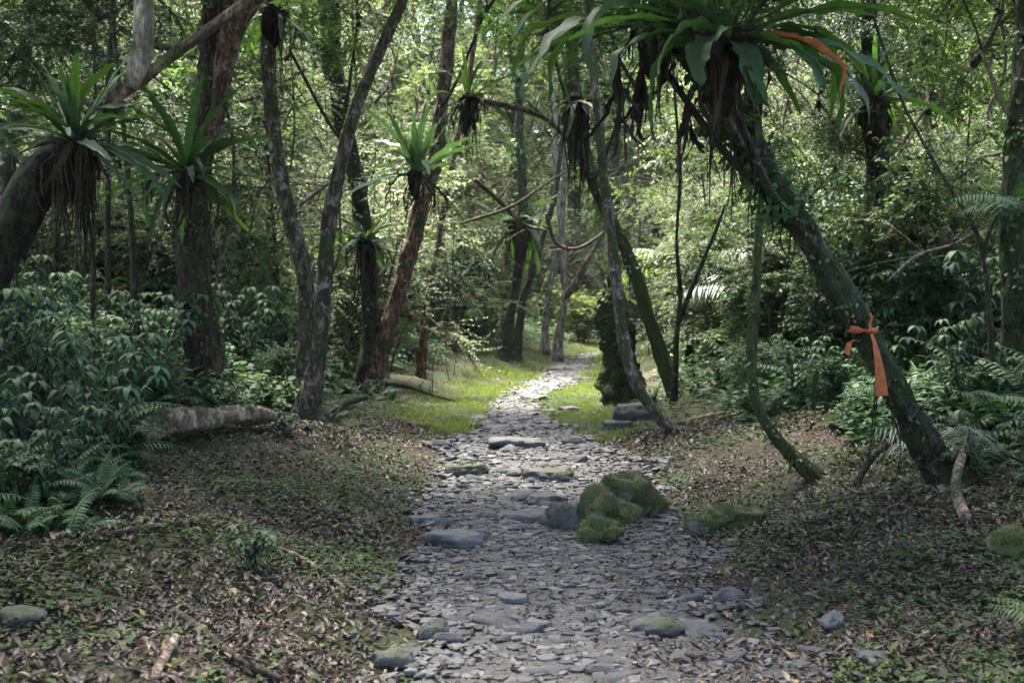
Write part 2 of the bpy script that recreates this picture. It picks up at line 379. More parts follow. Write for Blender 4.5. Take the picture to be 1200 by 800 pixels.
i = np.arange(len(py_)-1)[:, None]*25; j = np.arange(24)[None]
q = np.stack([i+j, i+j+1, i+25+j+1, i+25+j], -1).reshape(-1, 4)
pth = MB().add(np.stack([PX, PYY, PZ], -1), q).obj('footpath', pathmat()); pth['kind'] = 'structure'

# ------------------------------------------------------------------ stones
def hull_template(seed, flat=.32, bev=.15, seg=1):
    r = np.random.default_rng(seed); import bmesh
    bm = bmesh.new()
    for k in range(15):
        a = r.uniform(0, 6.28); z = r.uniform(-1, 1)
        rad = (1-abs(z)**4*.35)*r.uniform(.75, 1.05)
        bm.verts.new((rad*math.cos(a)*.5, rad*math.sin(a)*.5*r.uniform(.7, .95), z*flat*.5))
    ret = bmesh.ops.convex_hull(bm, input=bm.verts[:])
    bmesh.ops.delete(bm, geom=[v for v in bm.verts if not v.link_faces], context='VERTS')
    bmesh.ops.dissolve_limit(bm, angle_limit=.2, verts=bm.verts[:], edges=bm.edges[:])
    bmesh.ops.bevel(bm, geom=bm.edges[:], offset=bev*.45, segments=seg, affect='EDGES', clamp_overlap=True)
    bmesh.ops.triangulate(bm, faces=bm.faces[:])
    bm.verts.ensure_lookup_table(); bm.verts.index_update()
    V = np.array([v.co[:] for v in bm.verts]); Fc = np.array([[v.index for v in f.verts] for f in bm.faces]); bm.free()
    return V, [Fc]
STONES = [hull_template(40+k, [.3, .42, .55, .26, .35, .5, .3, .4][k]) for k in range(8)]
def rotmats(n, tilt, r):
    a = r.uniform(0, 2*PI, n); t = r.normal(0, tilt, (n, 2))
    ca, sa = np.cos(a), np.sin(a); z = np.zeros(n); o = np.ones(n)
    Rz = np.stack([np.stack([ca, -sa, z], -1), np.stack([sa, ca, z], -1), np.stack([z, z, o], -1)], 1)
    cx, sx = np.cos(t[:, 0]), np.sin(t[:, 0])
    Rx = np.stack([np.stack([o, z, z], -1), np.stack([z, cx, -sx], -1), np.stack([z, sx, cx], -1)], 1)
    cy, sy = np.cos(t[:, 1]), np.sin(t[:, 1])
    Ry = np.stack([np.stack([cy, z, sy], -1), np.stack([z, o, z], -1), np.stack([-sy, z, cy], -1)], 1)
    return np.einsum('nij,njk,nkl->nil', Ry, Rx, Rz)
def scatter_path(n, y0, y1, r, spread=1.0):
    y = r.uniform(y0, y1, n); u = r.uniform(-1, 1, n); e = np.where(u < 0, edge(y, 1.), edge(y, 4.))
    return xc(y)+u*e*spread, y
r = np.random.default_rng(21); mb = MB()
for (n, y0, y1, s0, s1, sp) in ((3600, 4.4, 9, .035, .17, 1.04), (2600, 9, 15, .05, .22, 1.05), (2000, 15, 30, .07, .28, 1.0), (700, 30, 60, .1, .35, 1.0)):
    x, y = scatter_path(n, y0, y1, r, sp); s = s0+(s1-s0)*r.beta(1.3, 3.2, n)
    # thin out the right-hand, dirtier side of the near path
    keep = r.uniform(0, 1, n) < np.where((x-xc(y) > .25*hw(y)) & (y < 11), .55, 1.0)
    x, y, s = x[keep], y[keep], s[keep]
    Mx = rotmats(len(x), .09, r)*s[:, None, None]*np.array([1, 1, .8])[None, :, None]; which = r.integers(0, 8, len(x))
    pos = np.stack([x, y, hgt(x, y)+.022-s*.03], -1)
    for k in range(8):
        w = which == k; mb.inst(STONES[k], Mx[w], pos[w])
x, y = scatter_path(1100, 4.4, 14, r, 1.45); s = .03+.09*r.beta(1.3, 3, 1100)
keep = np.abs(x-xc(y)) > hw(y)*.9; x, y, s = x[keep], y[keep], s[keep]
mb.inst(STONES[1], rotmats(len(x), .2, r)*s[:, None, None], np.stack([x, y, hgt(x, y)+s*.06], -1))
tag(mb.obj('path_gravel', M['stone'], smooth=False), 'loose grey slate chips and gravel covering the footpath', 'gravel', kind='stuff')

T_moss = (np.array([[-.22, 0, 0], [.22, 0, 0], [0, 1, 0]]), [np.array([[0, 1, 2]])])
M['moss'] = leafmat('moss', [(0, (.03, .036, .008)), (.5, (.08, .088, .018)), (1, (.16, .155, .04))], .2, (1.2, 1.2, .5), .7, .2)
def rock(name, label, p, w, dp, h, m, seed, sink=.25, group=None, cat='rock', rz=0, rough=.22, sharp=False):
    me = bpy.data.meshes.new(name)
    import bmesh
    bm = bmesh.new(); bmesh.ops.create_icosphere(bm, subdivisions=4, radius=1)
    off = Vector((seed*3.7, seed*1.9, seed*.7))
    for v in bm.verts:
        c = v.co.copy()
        d = mnoise.noise(c*1.1+off)*rough*1.6+mnoise.noise(c*2.6+off)*rough*.7+mnoise.noise(c*7+off)*rough*.22
        if sharp:                                              # ledge-like slate: clip top and sides
            k = max(abs(c.x)*.9+abs(c.y)*.25, abs(c.y)*.9+abs(c.x)*.2, abs(c.z)*1.1)
            c = c*(.8/k*.55+.45)
        v.co = c*(1+d)
        v.co.x *= w/2; v.co.y *= dp/2; v.co.z *= h/2
    bm.to_mesh(me); bm.free(); me.polygons.foreach_set('use_smooth', [True]*len(me.polygons)); me.materials.append(m)
    o = link(name, me, None, (p.x, p.y, p.z+h/2*(1-2*sink))); o.rotation_euler = (0, 0, rz)
    if m in (M['mossrock'],) or seed in (4, 8, 9):
        rq = np.random.default_rng(seed); V = np.array([v.co[:] for v in me.vertices]); Nn = np.array([v.normal[:] for v in me.vertices])
        nf = int(17000*min(1, w*.8)); ix = rq.integers(0, len(V), nf); ok = (Nn[ix, 2] > (-.25 if seed in (4, 8, 9) else -.7)) & (np.array([mnoise.noise(Vector(v)*7+off) for v in V])[ix] > (-.12 if seed not in (4, 8, 9) else .08)); ix = ix[ok]
        P_ = V[ix]+rq.normal(0, .006, (len(ix), 3)); D_ = Nn[ix]+rq.normal(0, .7, (len(ix), 3))
        MB().inst(T_moss, frames(D_, rq.normal(0, 1, (len(ix), 3)), rq.uniform(.007, .018, len(ix))), P_).obj('moss_foliage', M['moss'], o)
    return tag(o, label, cat, group)
def rock_px(name, label, px, py, wpx, hm, m, seed, **k):
    p = ground(px, py); w = wpx/F*p.y
    p.y += w*.3; p.z = H(p.x, p.y)
    return rock(name, label, p, w, w*k.pop('asp', .8), hm, m, seed, **k)
rock_px('mossy_boulder', 'tallest dark green moss covered boulder in the cluster on the path', 740, 606, 66, .42, M['mossrock'], 1, sink=.26, rough=.48)
rock_px('mossy_boulder', 'round olive mossy boulder with a worn pale top in the middle of the path cluster', 710, 620, 58, .36, M['mossrock'], 2, sink=.26, rough=.48)
rock_px('mossy_boulder', 'low mossy boulder at the front foot of the path cluster', 704, 640, 52, .21, M['mossrock'], 3, sink=.2, rough=.46)
rock_px('mossy_boulder', 'small brown mossy rock at the side of the cluster next to the grey stones', 658, 624, 42, .26, M['halfmoss'], 4, sink=.15)
rock_px('mossy_boulder', 'dark little mossy rock tucked behind the tall cluster boulder', 766, 604, 36, .16, M['mossrock'], 5)
rock_px('mossy_boulder', 'long low dark mossy rock at the path edge below the curved mossy sapling', 856, 626, 84, .22, M['mossrock'], 6, asp=.5, sink=.2, rough=.46)
rock_px('flat_stone', 'long pale slab stepping across the path before the grass', 604, 528, 74, .16, M['slab'], 7, sharp=True, asp=.7, cat='stone')
rock_px('flat_stone', 'half mossy slab on the path just behind the boulder cluster', 643, 566, 66, .17, M['halfmoss'], 8, sharp=True, cat='stone')
rock_px('flat_stone', 'mossy edge stone sticking out of the litter bank opposite the boulder cluster', 545, 560, 56, .16, M['halfmoss'], 9, sharp=True, cat='stone')
rock_px('flat_stone', 'flat grey slab touching the small brown mossy rock', 612, 616, 60, .15, M['slab'], 10, sharp=True, cat='stone')
rock_px('flat_stone', 'large wedge shaped grey slab lying alone on the near path', 534, 648, 78, .17, M['slab'], 11, sharp=True, cat='stone', asp=.6)
rock_px('flat_stone', 'grey block standing behind the flat slab by the boulders', 640, 594, 46, .13, M['slab'], 12, sharp=True, cat='stone')
rock_px('flat_stone', 'grey edge stone between the wedge slab and the leaf bank', 497, 616, 40, .10, M['slab'], 13, sharp=True, cat='stone')
rock_px('flat_stone', 'small upright grey shard in the gravel before the wedge slab', 600, 712, 42, .10, M['slab'], 14, sharp=True, cat='stone')
rock_px('flat_stone', 'dark mossy stone half sunk in the nearest gravel of the path', 775, 750, 62, .13, M['halfmoss'], 15, cat='stone')
rock_px('flat_stone', 'mossy lump at the near corner of the path under the leaf litter', 458, 786, 52, .12, M['halfmoss'], 16, cat='stone')
rock_px('flat_stone', 'green grey stone at the path edge beside the seedlings', 508, 752, 34, .13, M['halfmoss'], 17, cat='stone')
rock_px('flat_stone', 'rounded grey cobble lying on the dark litter bank', 978, 742, 34, .10, M['slab'], 18, cat='stone')
rock_px('flat_stone', 'broad dark mossy rock at the foot of the thick right bank herbs', 1190, 660, 66, .22, M['mossrock'], 19, cat='rock')
rock_px('flat_stone', 'pale broken stone on the grass beside the dark stump', 668, 484, 26, .13, M['slab'], 20, sharp=True, cat='stone')
rock_px('flat_stone', 'tall grey rock propped against the foot of the pale slim trunk', 745, 494, 46, .36, M['halfmoss'], 22, sharp=True, cat='rock')
rock_px('flat_stone', 'dark edge rock below the grass under the pale slim trunk', 725, 506, 44, .18, M['halfmoss'], 23, sharp=True, cat='rock')
rock_px('flat_stone', 'flat moss edged stone in the leaf bank above the snapped pale stick', 20, 740, 60, .10, M['halfmoss'], 24, sharp=True, cat='stone')
rock_px('flat_stone', 'worn ledge stone where the grass meets the narrowing path', 628, 470, 34, .14, M['slab'], 26, sharp=True, cat='stone')
rs = np.random.default_rng(77)
BIG = [hull_template(90+k, [.4, .5, .34, .6, .45, .38, .55, .42][k], .2, 2) for k in range(8)]; stone_meshes = []
for k in range(8):
    m_ = MB().add(BIG[k][0], *BIG[k][1]); stone_meshes.append(m_.mesh('bedded_stone', M['cobble'], True))
x, y = scatter_path(190, 4.8, 20, rs, .98)
for k in range(190):
    s = .13+.27*rs.beta(1.3, 2.6)*(1.25 if y[k] > 9 else .9)
    o = link('bedded_stone', stone_meshes[k % 8], None, (x[k], y[k], H(x[k], y[k])+.015))
    o.scale = (s, s, s*.9); o.rotation_euler = (rs.normal(0, .07), rs.normal(0, .07), rs.uniform(0, 6.28))
    tag(o, 'hand sized flat grey stone bedded among the smaller chips of the path', 'stone', 'flat stones bedded in the path')

# ------------------------------------------------------------------ litter, seedlings, grass
def off_path(n, y0, y1, half, r, pw=1.0):
    y = y0+(y1-y0)*r.uniform(0, 1, n)**pw; x = r.uniform(-1, 1, n)*half(y); return x, y
r = np.random.default_rng(31)
T_lit = leaf_near(.26, .5, .12, 3)
T_lit2 = leaf_near(.20, -.5, .2, 3)
mb = MB()
for (n, y0, y1) in ((125000, 3.6, 9), (78000, 9, 15), (30000, 15, 30)):
    x, y = off_path(n, y0, y1, lambda q: q*.46+1.7, r)
    d = np.abs(x-xc(y))-hw(y)
    pr = np.clip((d+.15)/.35, .16, 1.0); pr = np.where((d < 0) & (x > xc(y)+.2) & (y < 12), np.maximum(pr, .5), pr)
    pr = pr*np.where((d > 0) & (d < 1.0) & (y > 16.5) & (y < 30), .15, 1)*(.42+.58*np.clip(.5+1.3*wob(x, y, 2.1, 24)+.5*wob(x, y, 5.3, 4), 0, 1))
    k = r.uniform(0, 1, n) < pr; x, y = x[k], y[k]; n = len(x)
    a = r.uniform(0, 2*PI, n); dr = np.stack([np.cos(a), np.sin(a), r.normal(0, .12, n)], -1)
    up = nrm(np.stack([r.normal(0, .22, n), r.normal(0, .22, n), np.ones(n)], -1))
    sz = .017+.052*r.beta(1.3, 2.4, n)*np.where(y > 12, 1.3, 1)*np.where(r.uniform(0, 1, n) < .12, 1.6, 1)
    pos = np.stack([x, y, hgt(x, y)+r.uniform(.008, .035, n)], -1); fr = frames(dr, up, sz)
    h = r.uniform(0, 1, n) < .5
    mb.inst(T_lit, fr[h], pos[h]); mb.inst(T_lit2, fr[~h], pos[~h])
tag(mb.obj('leaf_litter', M['litter']), 'dry brown and pinkish fallen leaves covering both banks of the path', 'leaf litter', kind='stuff')
mb = MB(); T_s = leaf_near(.27, .4, .05, 3)
x, y = off_path(90000, 3.6, 22, lambda q: q*.46+1.6, r); d = np.abs(x-xc(y))-hw(y)
k = (d > .05) & (r.uniform(0, 1, 90000) < np.clip(.30+1.0*wob(x, y, 1.7, 28)+.3*np.clip(d-1, 0, 1)+np.where(x > 0, .02, 0), .04, 1)); x, y = x[k], y[k]
for q_ in range(5):
    n = len(x); a = q_*2*PI/5+r.uniform(-.5, .5, n)+x*7
    dr = np.stack([np.cos(a), np.sin(a), r.uniform(.1, .8, n)], -1)
    up = np.stack([r.normal(0, .2, n), r.normal(0, .2, n), np.ones(n)], -1)
    mb.inst(T_s, frames(dr, up, r.uniform(.014, .042, n)*np.where(r.uniform(0, 1, n) < .08, 1.8, 1)), np.stack([x, y, hgt(x, y)+r.uniform(.008, .05, n)], -1))
tag(mb.obj('ground_cover', M['seedling']), 'tiny green seedlings and mossy herbs sprouting through the litter', 'ground cover', kind='stuff')
mb = MB(); x = r.uniform(-1, 1, 30000); y = 10.5+52*r.uniform(0, 1, 30000)**1.2; x = x*(y*.48+1); d = np.abs(x-xc(y))-hw(y)
k = (d > 1.9+np.where((y > 15) & (y < 30), .5, 0)+.5*np.sin(y*1.7)) & ((x > 0) | (y > 12.2)); x, y = x[k], y[k]; hh_ = r.uniform(.05, .55, len(x))
for q_ in range(6):
    n = len(x); a = q_*2*PI/6+r.uniform(-.5, .5, n)+x*7
    dr = np.stack([np.cos(a), np.sin(a), r.uniform(-.2, .6, n)], -1); up = np.stack([r.normal(0, .3, n), r.normal(0, .3, n), np.ones(n)], -1)
    mb.inst(T_s, frames(dr, up, r.uniform(.05, .12, n)*(1+y/60)), np.stack([x+r.normal(0, .08, n), y+r.normal(0, .08, n), hgt(x, y)+hh_*r.uniform(.5, 1, n)], -1))
tag(mb.obj('undergrowth', M['herb_b']), 'knee high leafy undergrowth carpeting the forest floor between the trunks', 'undergrowth', kind='stuff')
mb = MB(); T_g = (np.array([[-.045, 0, 0], [.045, 0, 0], [.03, .55, .0], [-.03, .55, .0], [0, 1, -.18]]), [np.array([[0, 1, 2, 3]]), np.array([[3, 2, 4]])])
def grass(n, y0, y1, dmax, side, h0, h1):
    y = r.uniform(y0, y1, n); d = r.uniform(-.22, 1, n)*dmax(y)*r.uniform(.6, 1, n)
    x = xc(y)+side*(hw(y)+d)
    k = wob(x, y, 2.6, 12)*.6+.5*wob(x, y, 6.1, 2)+.5+r.uniform(-.3, .6, n) > .33
    x, y = x[k], y[k]; n = len(x)
    dr = np.stack([r.normal(0, .7, n), r.normal(0, .7, n), np.ones(n)], -1); a = r.uniform(0, 6.28, n)
    up = np.stack([np.cos(a), np.sin(a), np.zeros(n)], -1)
    mb.inst(T_g, frames(dr, up, r.uniform(h0, h1, n)*(1+.7*np.clip(wob(x, y, 4.1, 6), -1, 1))), np.stack([x, y, hgt(x, y)], -1))
grass(42000, 14.2, 30, lambda q: 1.55*np.clip((q-13.4)/4, .15, 1), -1, .025, .085)
grass(32000, 13.8, 30, lambda q: 1.25*np.clip((q-13)/3, .15, 1), 1, .02, .08)
grass(9000, 28, 62, lambda q: 1.8+0*q, -1, .06, .15); grass(9000, 28, 62, lambda q: 1.8+0*q, 1, .06, .15)
tag(mb.obj('grass', M['grass']), 'short bright green grass beside the narrow part of the path', 'grass', kind='stuff')

# ------------------------------------------------------------------ trees
def grow(seed, trunk, r0, limbs, lmin, lmax, nsub, ntwig, nleaf, leaf, twig=.55, zmin=.35, droop=.25, up=(.1, .9), leafT=None, wsides=5, sublen=.55):
    """returns (wood MB, leaf MB) for a branching tree. trunk: polyline"""
    r = np.random.default_rng(seed); P = catmull(trunk, 5); m = len(P)
    wood, leaves = MB(), MB()
    R = r0*(1-.75*np.linspace(0, 1, m)**1.1); tube(wood, P, R, 8, .12, .5, seed)
    TO, TD = [], []
    for k in range(limbs):
        f = zmin+(1-zmin)*((k+.5)/limbs); i0 = min(m-1, int(f*(m-1))); a = k*2.4+r.uniform(-.4, .4)
        el = r.uniform(*up); L = r.uniform(lmin, lmax)*(1-.35*abs(f-.55))
        d = np.array([math.cos(a)*math.cos(el), math.sin(a)*math.cos(el), math.sin(el)]); p = P[i0].copy(); pts = [p.copy()]
        for q in range(6):
            d = nrm(d+r.normal(0, .16, 3)+np.array([0, 0, .05-.05*q*droop])); p = p+d*L/6; pts.append(p.copy())
        pts = np.array(pts); tube(wood, pts, np.linspace(R[i0]*.5, .012, 7), wsides, 0)
        for s in range(nsub):
            t = r.uniform(.25, 1)*6; i1 = int(min(5, t)); b = pts[i1]+(pts[i1+1]-pts[i1])*(t-i1); ld = nrm(pts[i1+1]-pts[i1])
            sd = nrm(ld*.6+r.normal(0, .75, 3)+np.array([0, 0, .1])); SL = L*r.uniform(.25, .5)*sublen/.55; sp = [b.copy()]
            for q in range(4):
                sd = nrm(sd+r.normal(0, .2, 3)-np.array([0, 0, droop*.35])); sp.append(sp[-1]+sd*SL/4)
            sp = np.array(sp); tube(wood, sp, np.linspace(.014, .005, 5), 3, 0, cap=False)
            for w in range(ntwig):
                t = r.uniform(.15, 1)*4; i2 = int(min(3, t)); TO.append(sp[i2]+(sp[i2+1]-sp[i2])*(t-i2))
                TD.append(nrm(nrm(sp[i2+1]-sp[i2])*.6+r.normal(0, .7, 3)))
    TO, TD = np.array(TO), nrm(np.array(TD)*np.array([1, 1, .55])-np.array([0, 0, droop*.5]))
    n = len(TO); tl = twig*r.uniform(.5, 1.3, n)
    # twigs as thin triangles-strips
    side = nrm(np.cross(TD, [0, 0, 1.0])); w = .004
    Vt = np.stack([TO-side*w, TO+side*w, TO+TD*tl[:, None]], 1).reshape(-1, 3)
    wood.add(Vt, np.arange(3*n).reshape(-1, 3))
    t = np.tile((np.arange(nleaf)+.6)/nleaf, (n, 1))+r.uniform(-.05, .05, (n, nleaf)); sg = np.tile(np.where(np.arange(nleaf) % 2, 1., -1.), (n, 1))
    pos = TO[:, None]+TD[:, None]*(t*tl[:, None])[..., None]
    ld = side[:, None]*sg[..., None]*.8+TD[:, None]*.55+np.array([0, 0, -.25*droop*2])+r.normal(0, .28, (n, nleaf, 3))
    un = np.array([0, 0, 1.])+r.normal(0, .38, (n, nleaf, 3))
    sz = leaf*r.uniform(.55, 1.2, n*nleaf)
    leaves.inst(leafT or leaf_far(), frames(ld.reshape(-1, 3), un.reshape(-1, 3), sz), pos.reshape(-1, 3))
    return wood, leaves
def proto(name, cat, wl, bark, leaf, tname='trunk'):
    w, l = wl; root = link(name, None); root['category'] = cat
    w.obj(tname, bark, root); l.obj('crown', leaf, root)
    return root
def tr(h, lean, seed, n=5):
    r = np.random.default_rng(seed); z = np.linspace(-.25, h, n)
    return np.stack([lean*z/h+r.normal(0, .10*h/8, n), r.normal(0, .10*h/8, n), z], -1)
NEARLEAF = leaf_far(.25, .08, .1)
PT = {
 'tall': proto('forest_tree', 'tree', grow(1, tr(11, .8, 1), .17, 15, 2.2, 3.6, 7, 9, 24, .085, .7), M['bark_brown'], M['leaf_mid']),
 'tall2': proto('forest_tree', 'tree', grow(2, tr(10, -.7, 2), .14, 14, 2.0, 3.3, 7, 9, 24, .08, .7, .28, .45), M['bark_lichen'], M['leaf_dark']),
 'broad': proto('forest_tree', 'tree', grow(3, tr(7, .5, 3), .12, 14, 1.9, 3.0, 7, 8, 24, .08, .65, .15, .5), M['bark_red'], M['leaf_lime']),
 'twiggy': proto('thicket_tree', 'small tree', grow(4, tr(5.5, .6, 4), .06, 14, 1.6, 2.8, 7, 8, 16, .055, .6, .08, .4), M['twig'], M['leaf_olive']),
 'sapling': proto('sapling', 'sapling', grow(5, tr(4.2, .3, 5), .03, 11, .8, 1.4, 4, 5, 11, .12, .5, .15, .5, leafT=leaf_far(.2, .06, .14)), M['bark_lichen'], M['leaf_mid']),
}
def multi(seed, stems, h, leaf, nleaf):
    W, Lf = MB(), MB(); r = np.random.default_rng(seed)
    for k in range(stems):
        a = k*2*PI/stems+r.uniform(-.4, .4); ln = r.uniform(.3, .9)*h*.35
        t = np.array([[math.cos(a)*.1, math.sin(a)*.1, -.15], [math.cos(a)*ln*.4, math.sin(a)*ln*.4, h*.35], [math.cos(a)*ln*.75, math.sin(a)*ln*.75, h*.65], [math.cos(a)*ln, math.sin(a)*ln, h*.92]])
        w, l = grow(seed*10+k, t, .025, 7, .5*h/2.6, .95*h/2.6, 4, 5, nleaf, leaf, .42, .12, .35, (.0, .9), wsides=4)
        for a_, b_ in ((W, w), (Lf, l)):
            off = a_.n
            for v in b_.v: a_.v.append(v)
            for kk, fl in b_.f.items(): a_.f.setdefault(kk, []).extend([f+off for f in fl])
            a_.n += b_.n
    return W, Lf
PT['bush'] = proto('forest_bush', 'bush', multi(6, 6, 2.4, .07, 17), M['twig'], M['leaf_mid'], 'stems')
PT['bush2'] = proto('forest_bush', 'bush', multi(7, 6, 2.0, .10, 12), M['twig'], M['leaf_under'], 'stems')
PT['lowbush'] = proto('low_bush', 'bush', multi(11, 6, 1.15, .06, 16), M['twig'], M['herb_c'], 'stems')
PT['bush3'] = proto('forest_bush', 'bush', multi(8, 6, 2.6, .055, 18), M['twig'], M['leaf_olive'], 'stems')

PT['canopy'] = proto('unseen_canopy_tree', 'tree', grow(9, tr(9.5, .4, 9), .2, 15, 3.0, 4.6, 8, 8, 17, .15, .75, .66, .1, (-.1, .9)), M['bark_brown'], M['leaf_mid'])  # out-of-view tree, added to keep sun off the foreground
# crowns that sit on the hand-placed trunks (above the frame)
def crownpart(seed, leaf):
    w, l = grow(seed, [[0, 0, -.3], [.1, .05, .5], [.05, .2, 1.4], [.2, .1, 2.4]], .05, 13, 1.8, 3.0, 7, 8, 20, .085, .65, .05, .4)
    return w.mesh('limb', M['bark_brown']), l.mesh('crown', leaf)
CROWN = [crownpart(51, M['leaf_dark']), crownpart(52, M['leaf_mid']), crownpart(53, M['leaf_lime'])]

used = []
TREES = {}
def main_tree(key, name, label, pts, bark, Y0=None, dY=0.0, ztop=8.5, crown=0, cs=1.0, flare=1.0, bump=.22, cat='tree', n=22, extra=None, haze=None, lobes=5):
    if Y0 is None:
        b = ground(pts[0][0], pts[0][1])
    else:
        b = at(pts[0][0], pts[0][1], Y0); b.z = H(b.x, b.y)
    k = len(pts); P, R = [], []
    for i, (px, py, w) in enumerate(pts):
        Yi = b.y+dY*(pts[0][1]-py)/max(1, pts[0][1]-pts[-1][1])
        p = at(px, py, Yi)
        if i == 0: p = b.copy()
        P.append(p); R.append(w/2/F*Yi*.77)
    for i in range(len(P)):
        t_ = P[min(i+1, len(P)-1)]-P[max(i-1, 0)]
        R[i] *= max(.6, abs(t_.z)/max(1e-6, math.hypot(t_.x, t_.z)))
    dirn = (P[1]-P[0]).normalized()
    P.insert(0, P[0]-dirn*.22); R.insert(0, R[0])
    while P[-1].z < ztop and crown is not None:
        d = (P[-1]-P[-2]).normalized(); d = (d*.8+Vector((random.uniform(-.15, .15), random.uniform(-.15, .15), .5))).normalized()
        P.append(P[-1]+d*1.1); R.append(R[-1]*.9)
    PR = catmull(np.hstack([np.array([p[:] for p in P]), np.array(R)[:, None]]), 14)
    root = thing(name, label, cat, b)
    m = tube(MB(), PR[:, :3]-np.array(b[:]), PR[:, 3], n, bump, flare, hash(key) % 1000 if False else len(used)+7, lobes=lobes)
    m.obj('trunk', bark, root)
    if crown is not None:
        for k_, (nm, me) in enumerate(zip(('limb', 'crown'), CROWN[crown])):
            c = link(nm, me, root, P[-1]-b); c.rotation_euler = (0, 0, len(used)*1.7); c.scale = (cs, cs, cs)
    used.append((b.x, b.y)); TREES[key] = (root, b, PR)
    return root
def branch(key, pts, Ys, bark, name='limb', n=10, bump=.12):
    """a limb of a hand-placed tree: pts (px,py,w), depths interpolated between Ys"""
    root, b, _ = TREES[key]; k = len(pts)
    P = [[*at(px, py, Ys[0]+(Ys[1]-Ys[0])*i/(k-1))] for i, (px, py, w) in enumerate(pts)]
    R = [w/2/F*(Ys[0]+(Ys[1]-Ys[0])*i/(k-1)) for i, (px, py, w) in enumerate(pts)]
    PR = catmull(np.hstack([np.array(P), np.array(R)[:, None]]), 6)
    tube(MB(), PR[:, :3]-np.array(b[:]), PR[:, 3], n, bump, 0, len(pts)).obj(name, bark, root)

def climber(key, f0, f1, n, leaf, m, seed, hang=0, out=1.35, name='climbing_leaves', T=None):
    root, b, PR = TREES[key]; r = np.random.default_rng(seed); f = r.uniform(f0, f1, n)
    f = f0+(f1-f0)*np.clip((f-f0)/(f1-f0)+.06*np.sin(f*60+seed), 0, 1)
    i = np.clip((f*(len(PR)-1)).astype(int), 0, len(PR)-2); C_ = PR[i, :3]+(PR[i+1, :3]-PR[i, :3])*r.uniform(0, 1, (n, 1)); Tn = nrm(PR[i+1, :3]-PR[i, :3])
    rad = nrm(np.cross(Tn, r.normal(0, 1, (n, 3)))); pos = C_+rad*(PR[i, 3:4]*r.uniform(1.0, out, (n, 1)))-np.array(b[:])
    d = rad*.5+r.normal(0, .5, (n, 3))+np.array([0, 0, -.45])
    MB().inst(T or leaf_far(.26, .08, .12), frames(d, rad+r.normal(0, .3, (n, 3))+np.array([0, 0, .4]), leaf*r.uniform(.5, 1.2, n)), pos).obj(name, m, root)
    for k in range(hang):
        p = pos[r.integers(0, n)]; l = r.uniform(.15, .7); w_ = r.uniform(.003, .011)
        tube(MB(), catmull([p, p+[r.normal(0, .02), r.normal(0, .02), -l*.5], p+[r.normal(0, .04), r.normal(0, .04), -l]], 4), np.linspace(w_, w_*.4, 9), 4, 0).obj('aerial_root', M['bark_fibre'], root)
def leafy(key, px, py, Yd, sc, k=0, rz=0):
    root, b, PR = TREES[key]
    e = np.array((at(px, py, Yd)-b)[:]); Q = PR[:, :3]-np.array(b[:]); zz = np.abs(Q[:, 2]-(e[2]-.8)); j = int(np.argmin(zz+.3*np.linalg.norm(Q-e, axis=1)))
    s0 = Q[j]; tube(MB(), catmull([s0, s0+(e-s0)*.4+[0, 0, -.12], e], 6), np.linspace(.035, .02, 13), 6, .1).obj('limb', M['bark_brown'], root)
    for nm, me in zip(('limb', 'crown'), CROWN[k]):
        c = link(nm, me, root, at(px, py, Yd)-b); c.scale = (sc, sc, sc); c.rotation_euler = (.5*math.sin(rz), .4, rz)
main_tree('A', 'leaning_tree', 'thick dark tree leaning in with a big fern at its bend and pale forked limb',
          [(-70, 420, 60), (-30, 350, 58), (12, 270, 54), (52, 200, 50), (95, 160, 38), (140, 110, 33), (185, 78, 28), (235, 42, 25), (290, 0, 22), (350, -50, 20)], M['bark_tan'], Y0=10.5, dY=.8, cs=1.1)
branch('A', [(153, 104, 12), (161, 82, 24), (167, 50, 24), (169, 0, 23), (172, -60, 22), (180, -150, 20)], (11.0, 11.1), M['bark_pale'], n=14, bump=.06)
branch('A', [(-75, 425, 58), (-30, 350, 55), (12, 270, 52), (50, 205, 48), (82, 172, 40)], (10.42, 10.85), M['bark_fibre'], 'moss_coat', 16, .3)
main_tree('B', 'dark_trunk_tree', 'straight thick dark trunk with a ragged fern ringed halfway up, behind the herbs',
          [(243, 470, 58), (238, 410, 52), (230, 340, 50), (224, 270, 48), (226, 215, 44), (240, 160, 46), (250, 100, 48), (256, 40, 52), (262, -30, 50), (268, -120, 44)], M['bark_warm'], dY=.3)
branch('B', [(243, 190, 2), (247, 170, 8), (258, 110, 18), (266, 60, 26), (280, 20, 28), (310, -20, 24), (370, -70, 20)], (12.95, 12.7), M['bark_red'])
main_tree('C', 'lichen_trunk_tree', 'slender lichen mottled trunk bowing towards the diagonal trunk it shares a foot with',
          [(350, 488, 32), (357, 440, 26), (361, 370, 25), (354, 305, 24), (335, 240, 23), (322, 160, 22), (314, 80, 21), (312, 0, 20), (312, -80, 18)], M['bark_lichen'], dY=.5, crown=1)
main_tree('D', 'diagonal_trunk_tree', 'slim grey brown trunk leaning diagonally upward in front of the lichen trunk',
          [(358, 494, 30), (372, 425, 24), (380, 335, 23), (387, 250, 22), (402, 185, 20), (418, 125, 19), (440, 70, 18), (472, 0, 17), (500, -70, 15)], M['bark_lichen'], dY=-.3, crown=1)
main_tree('E', 'dark_trunk_tree', 'upright dark mossy trunk with a brown fern skirt standing beside the red trunk',
          [(430, 462, 40), (433, 420, 27), (435, 360, 26), (430, 295, 27), (420, 220, 25), (404, 150, 26), (391, 80, 28), (382, 0, 26), (376, -80, 22)], M['bark_dark'], dY=.3)
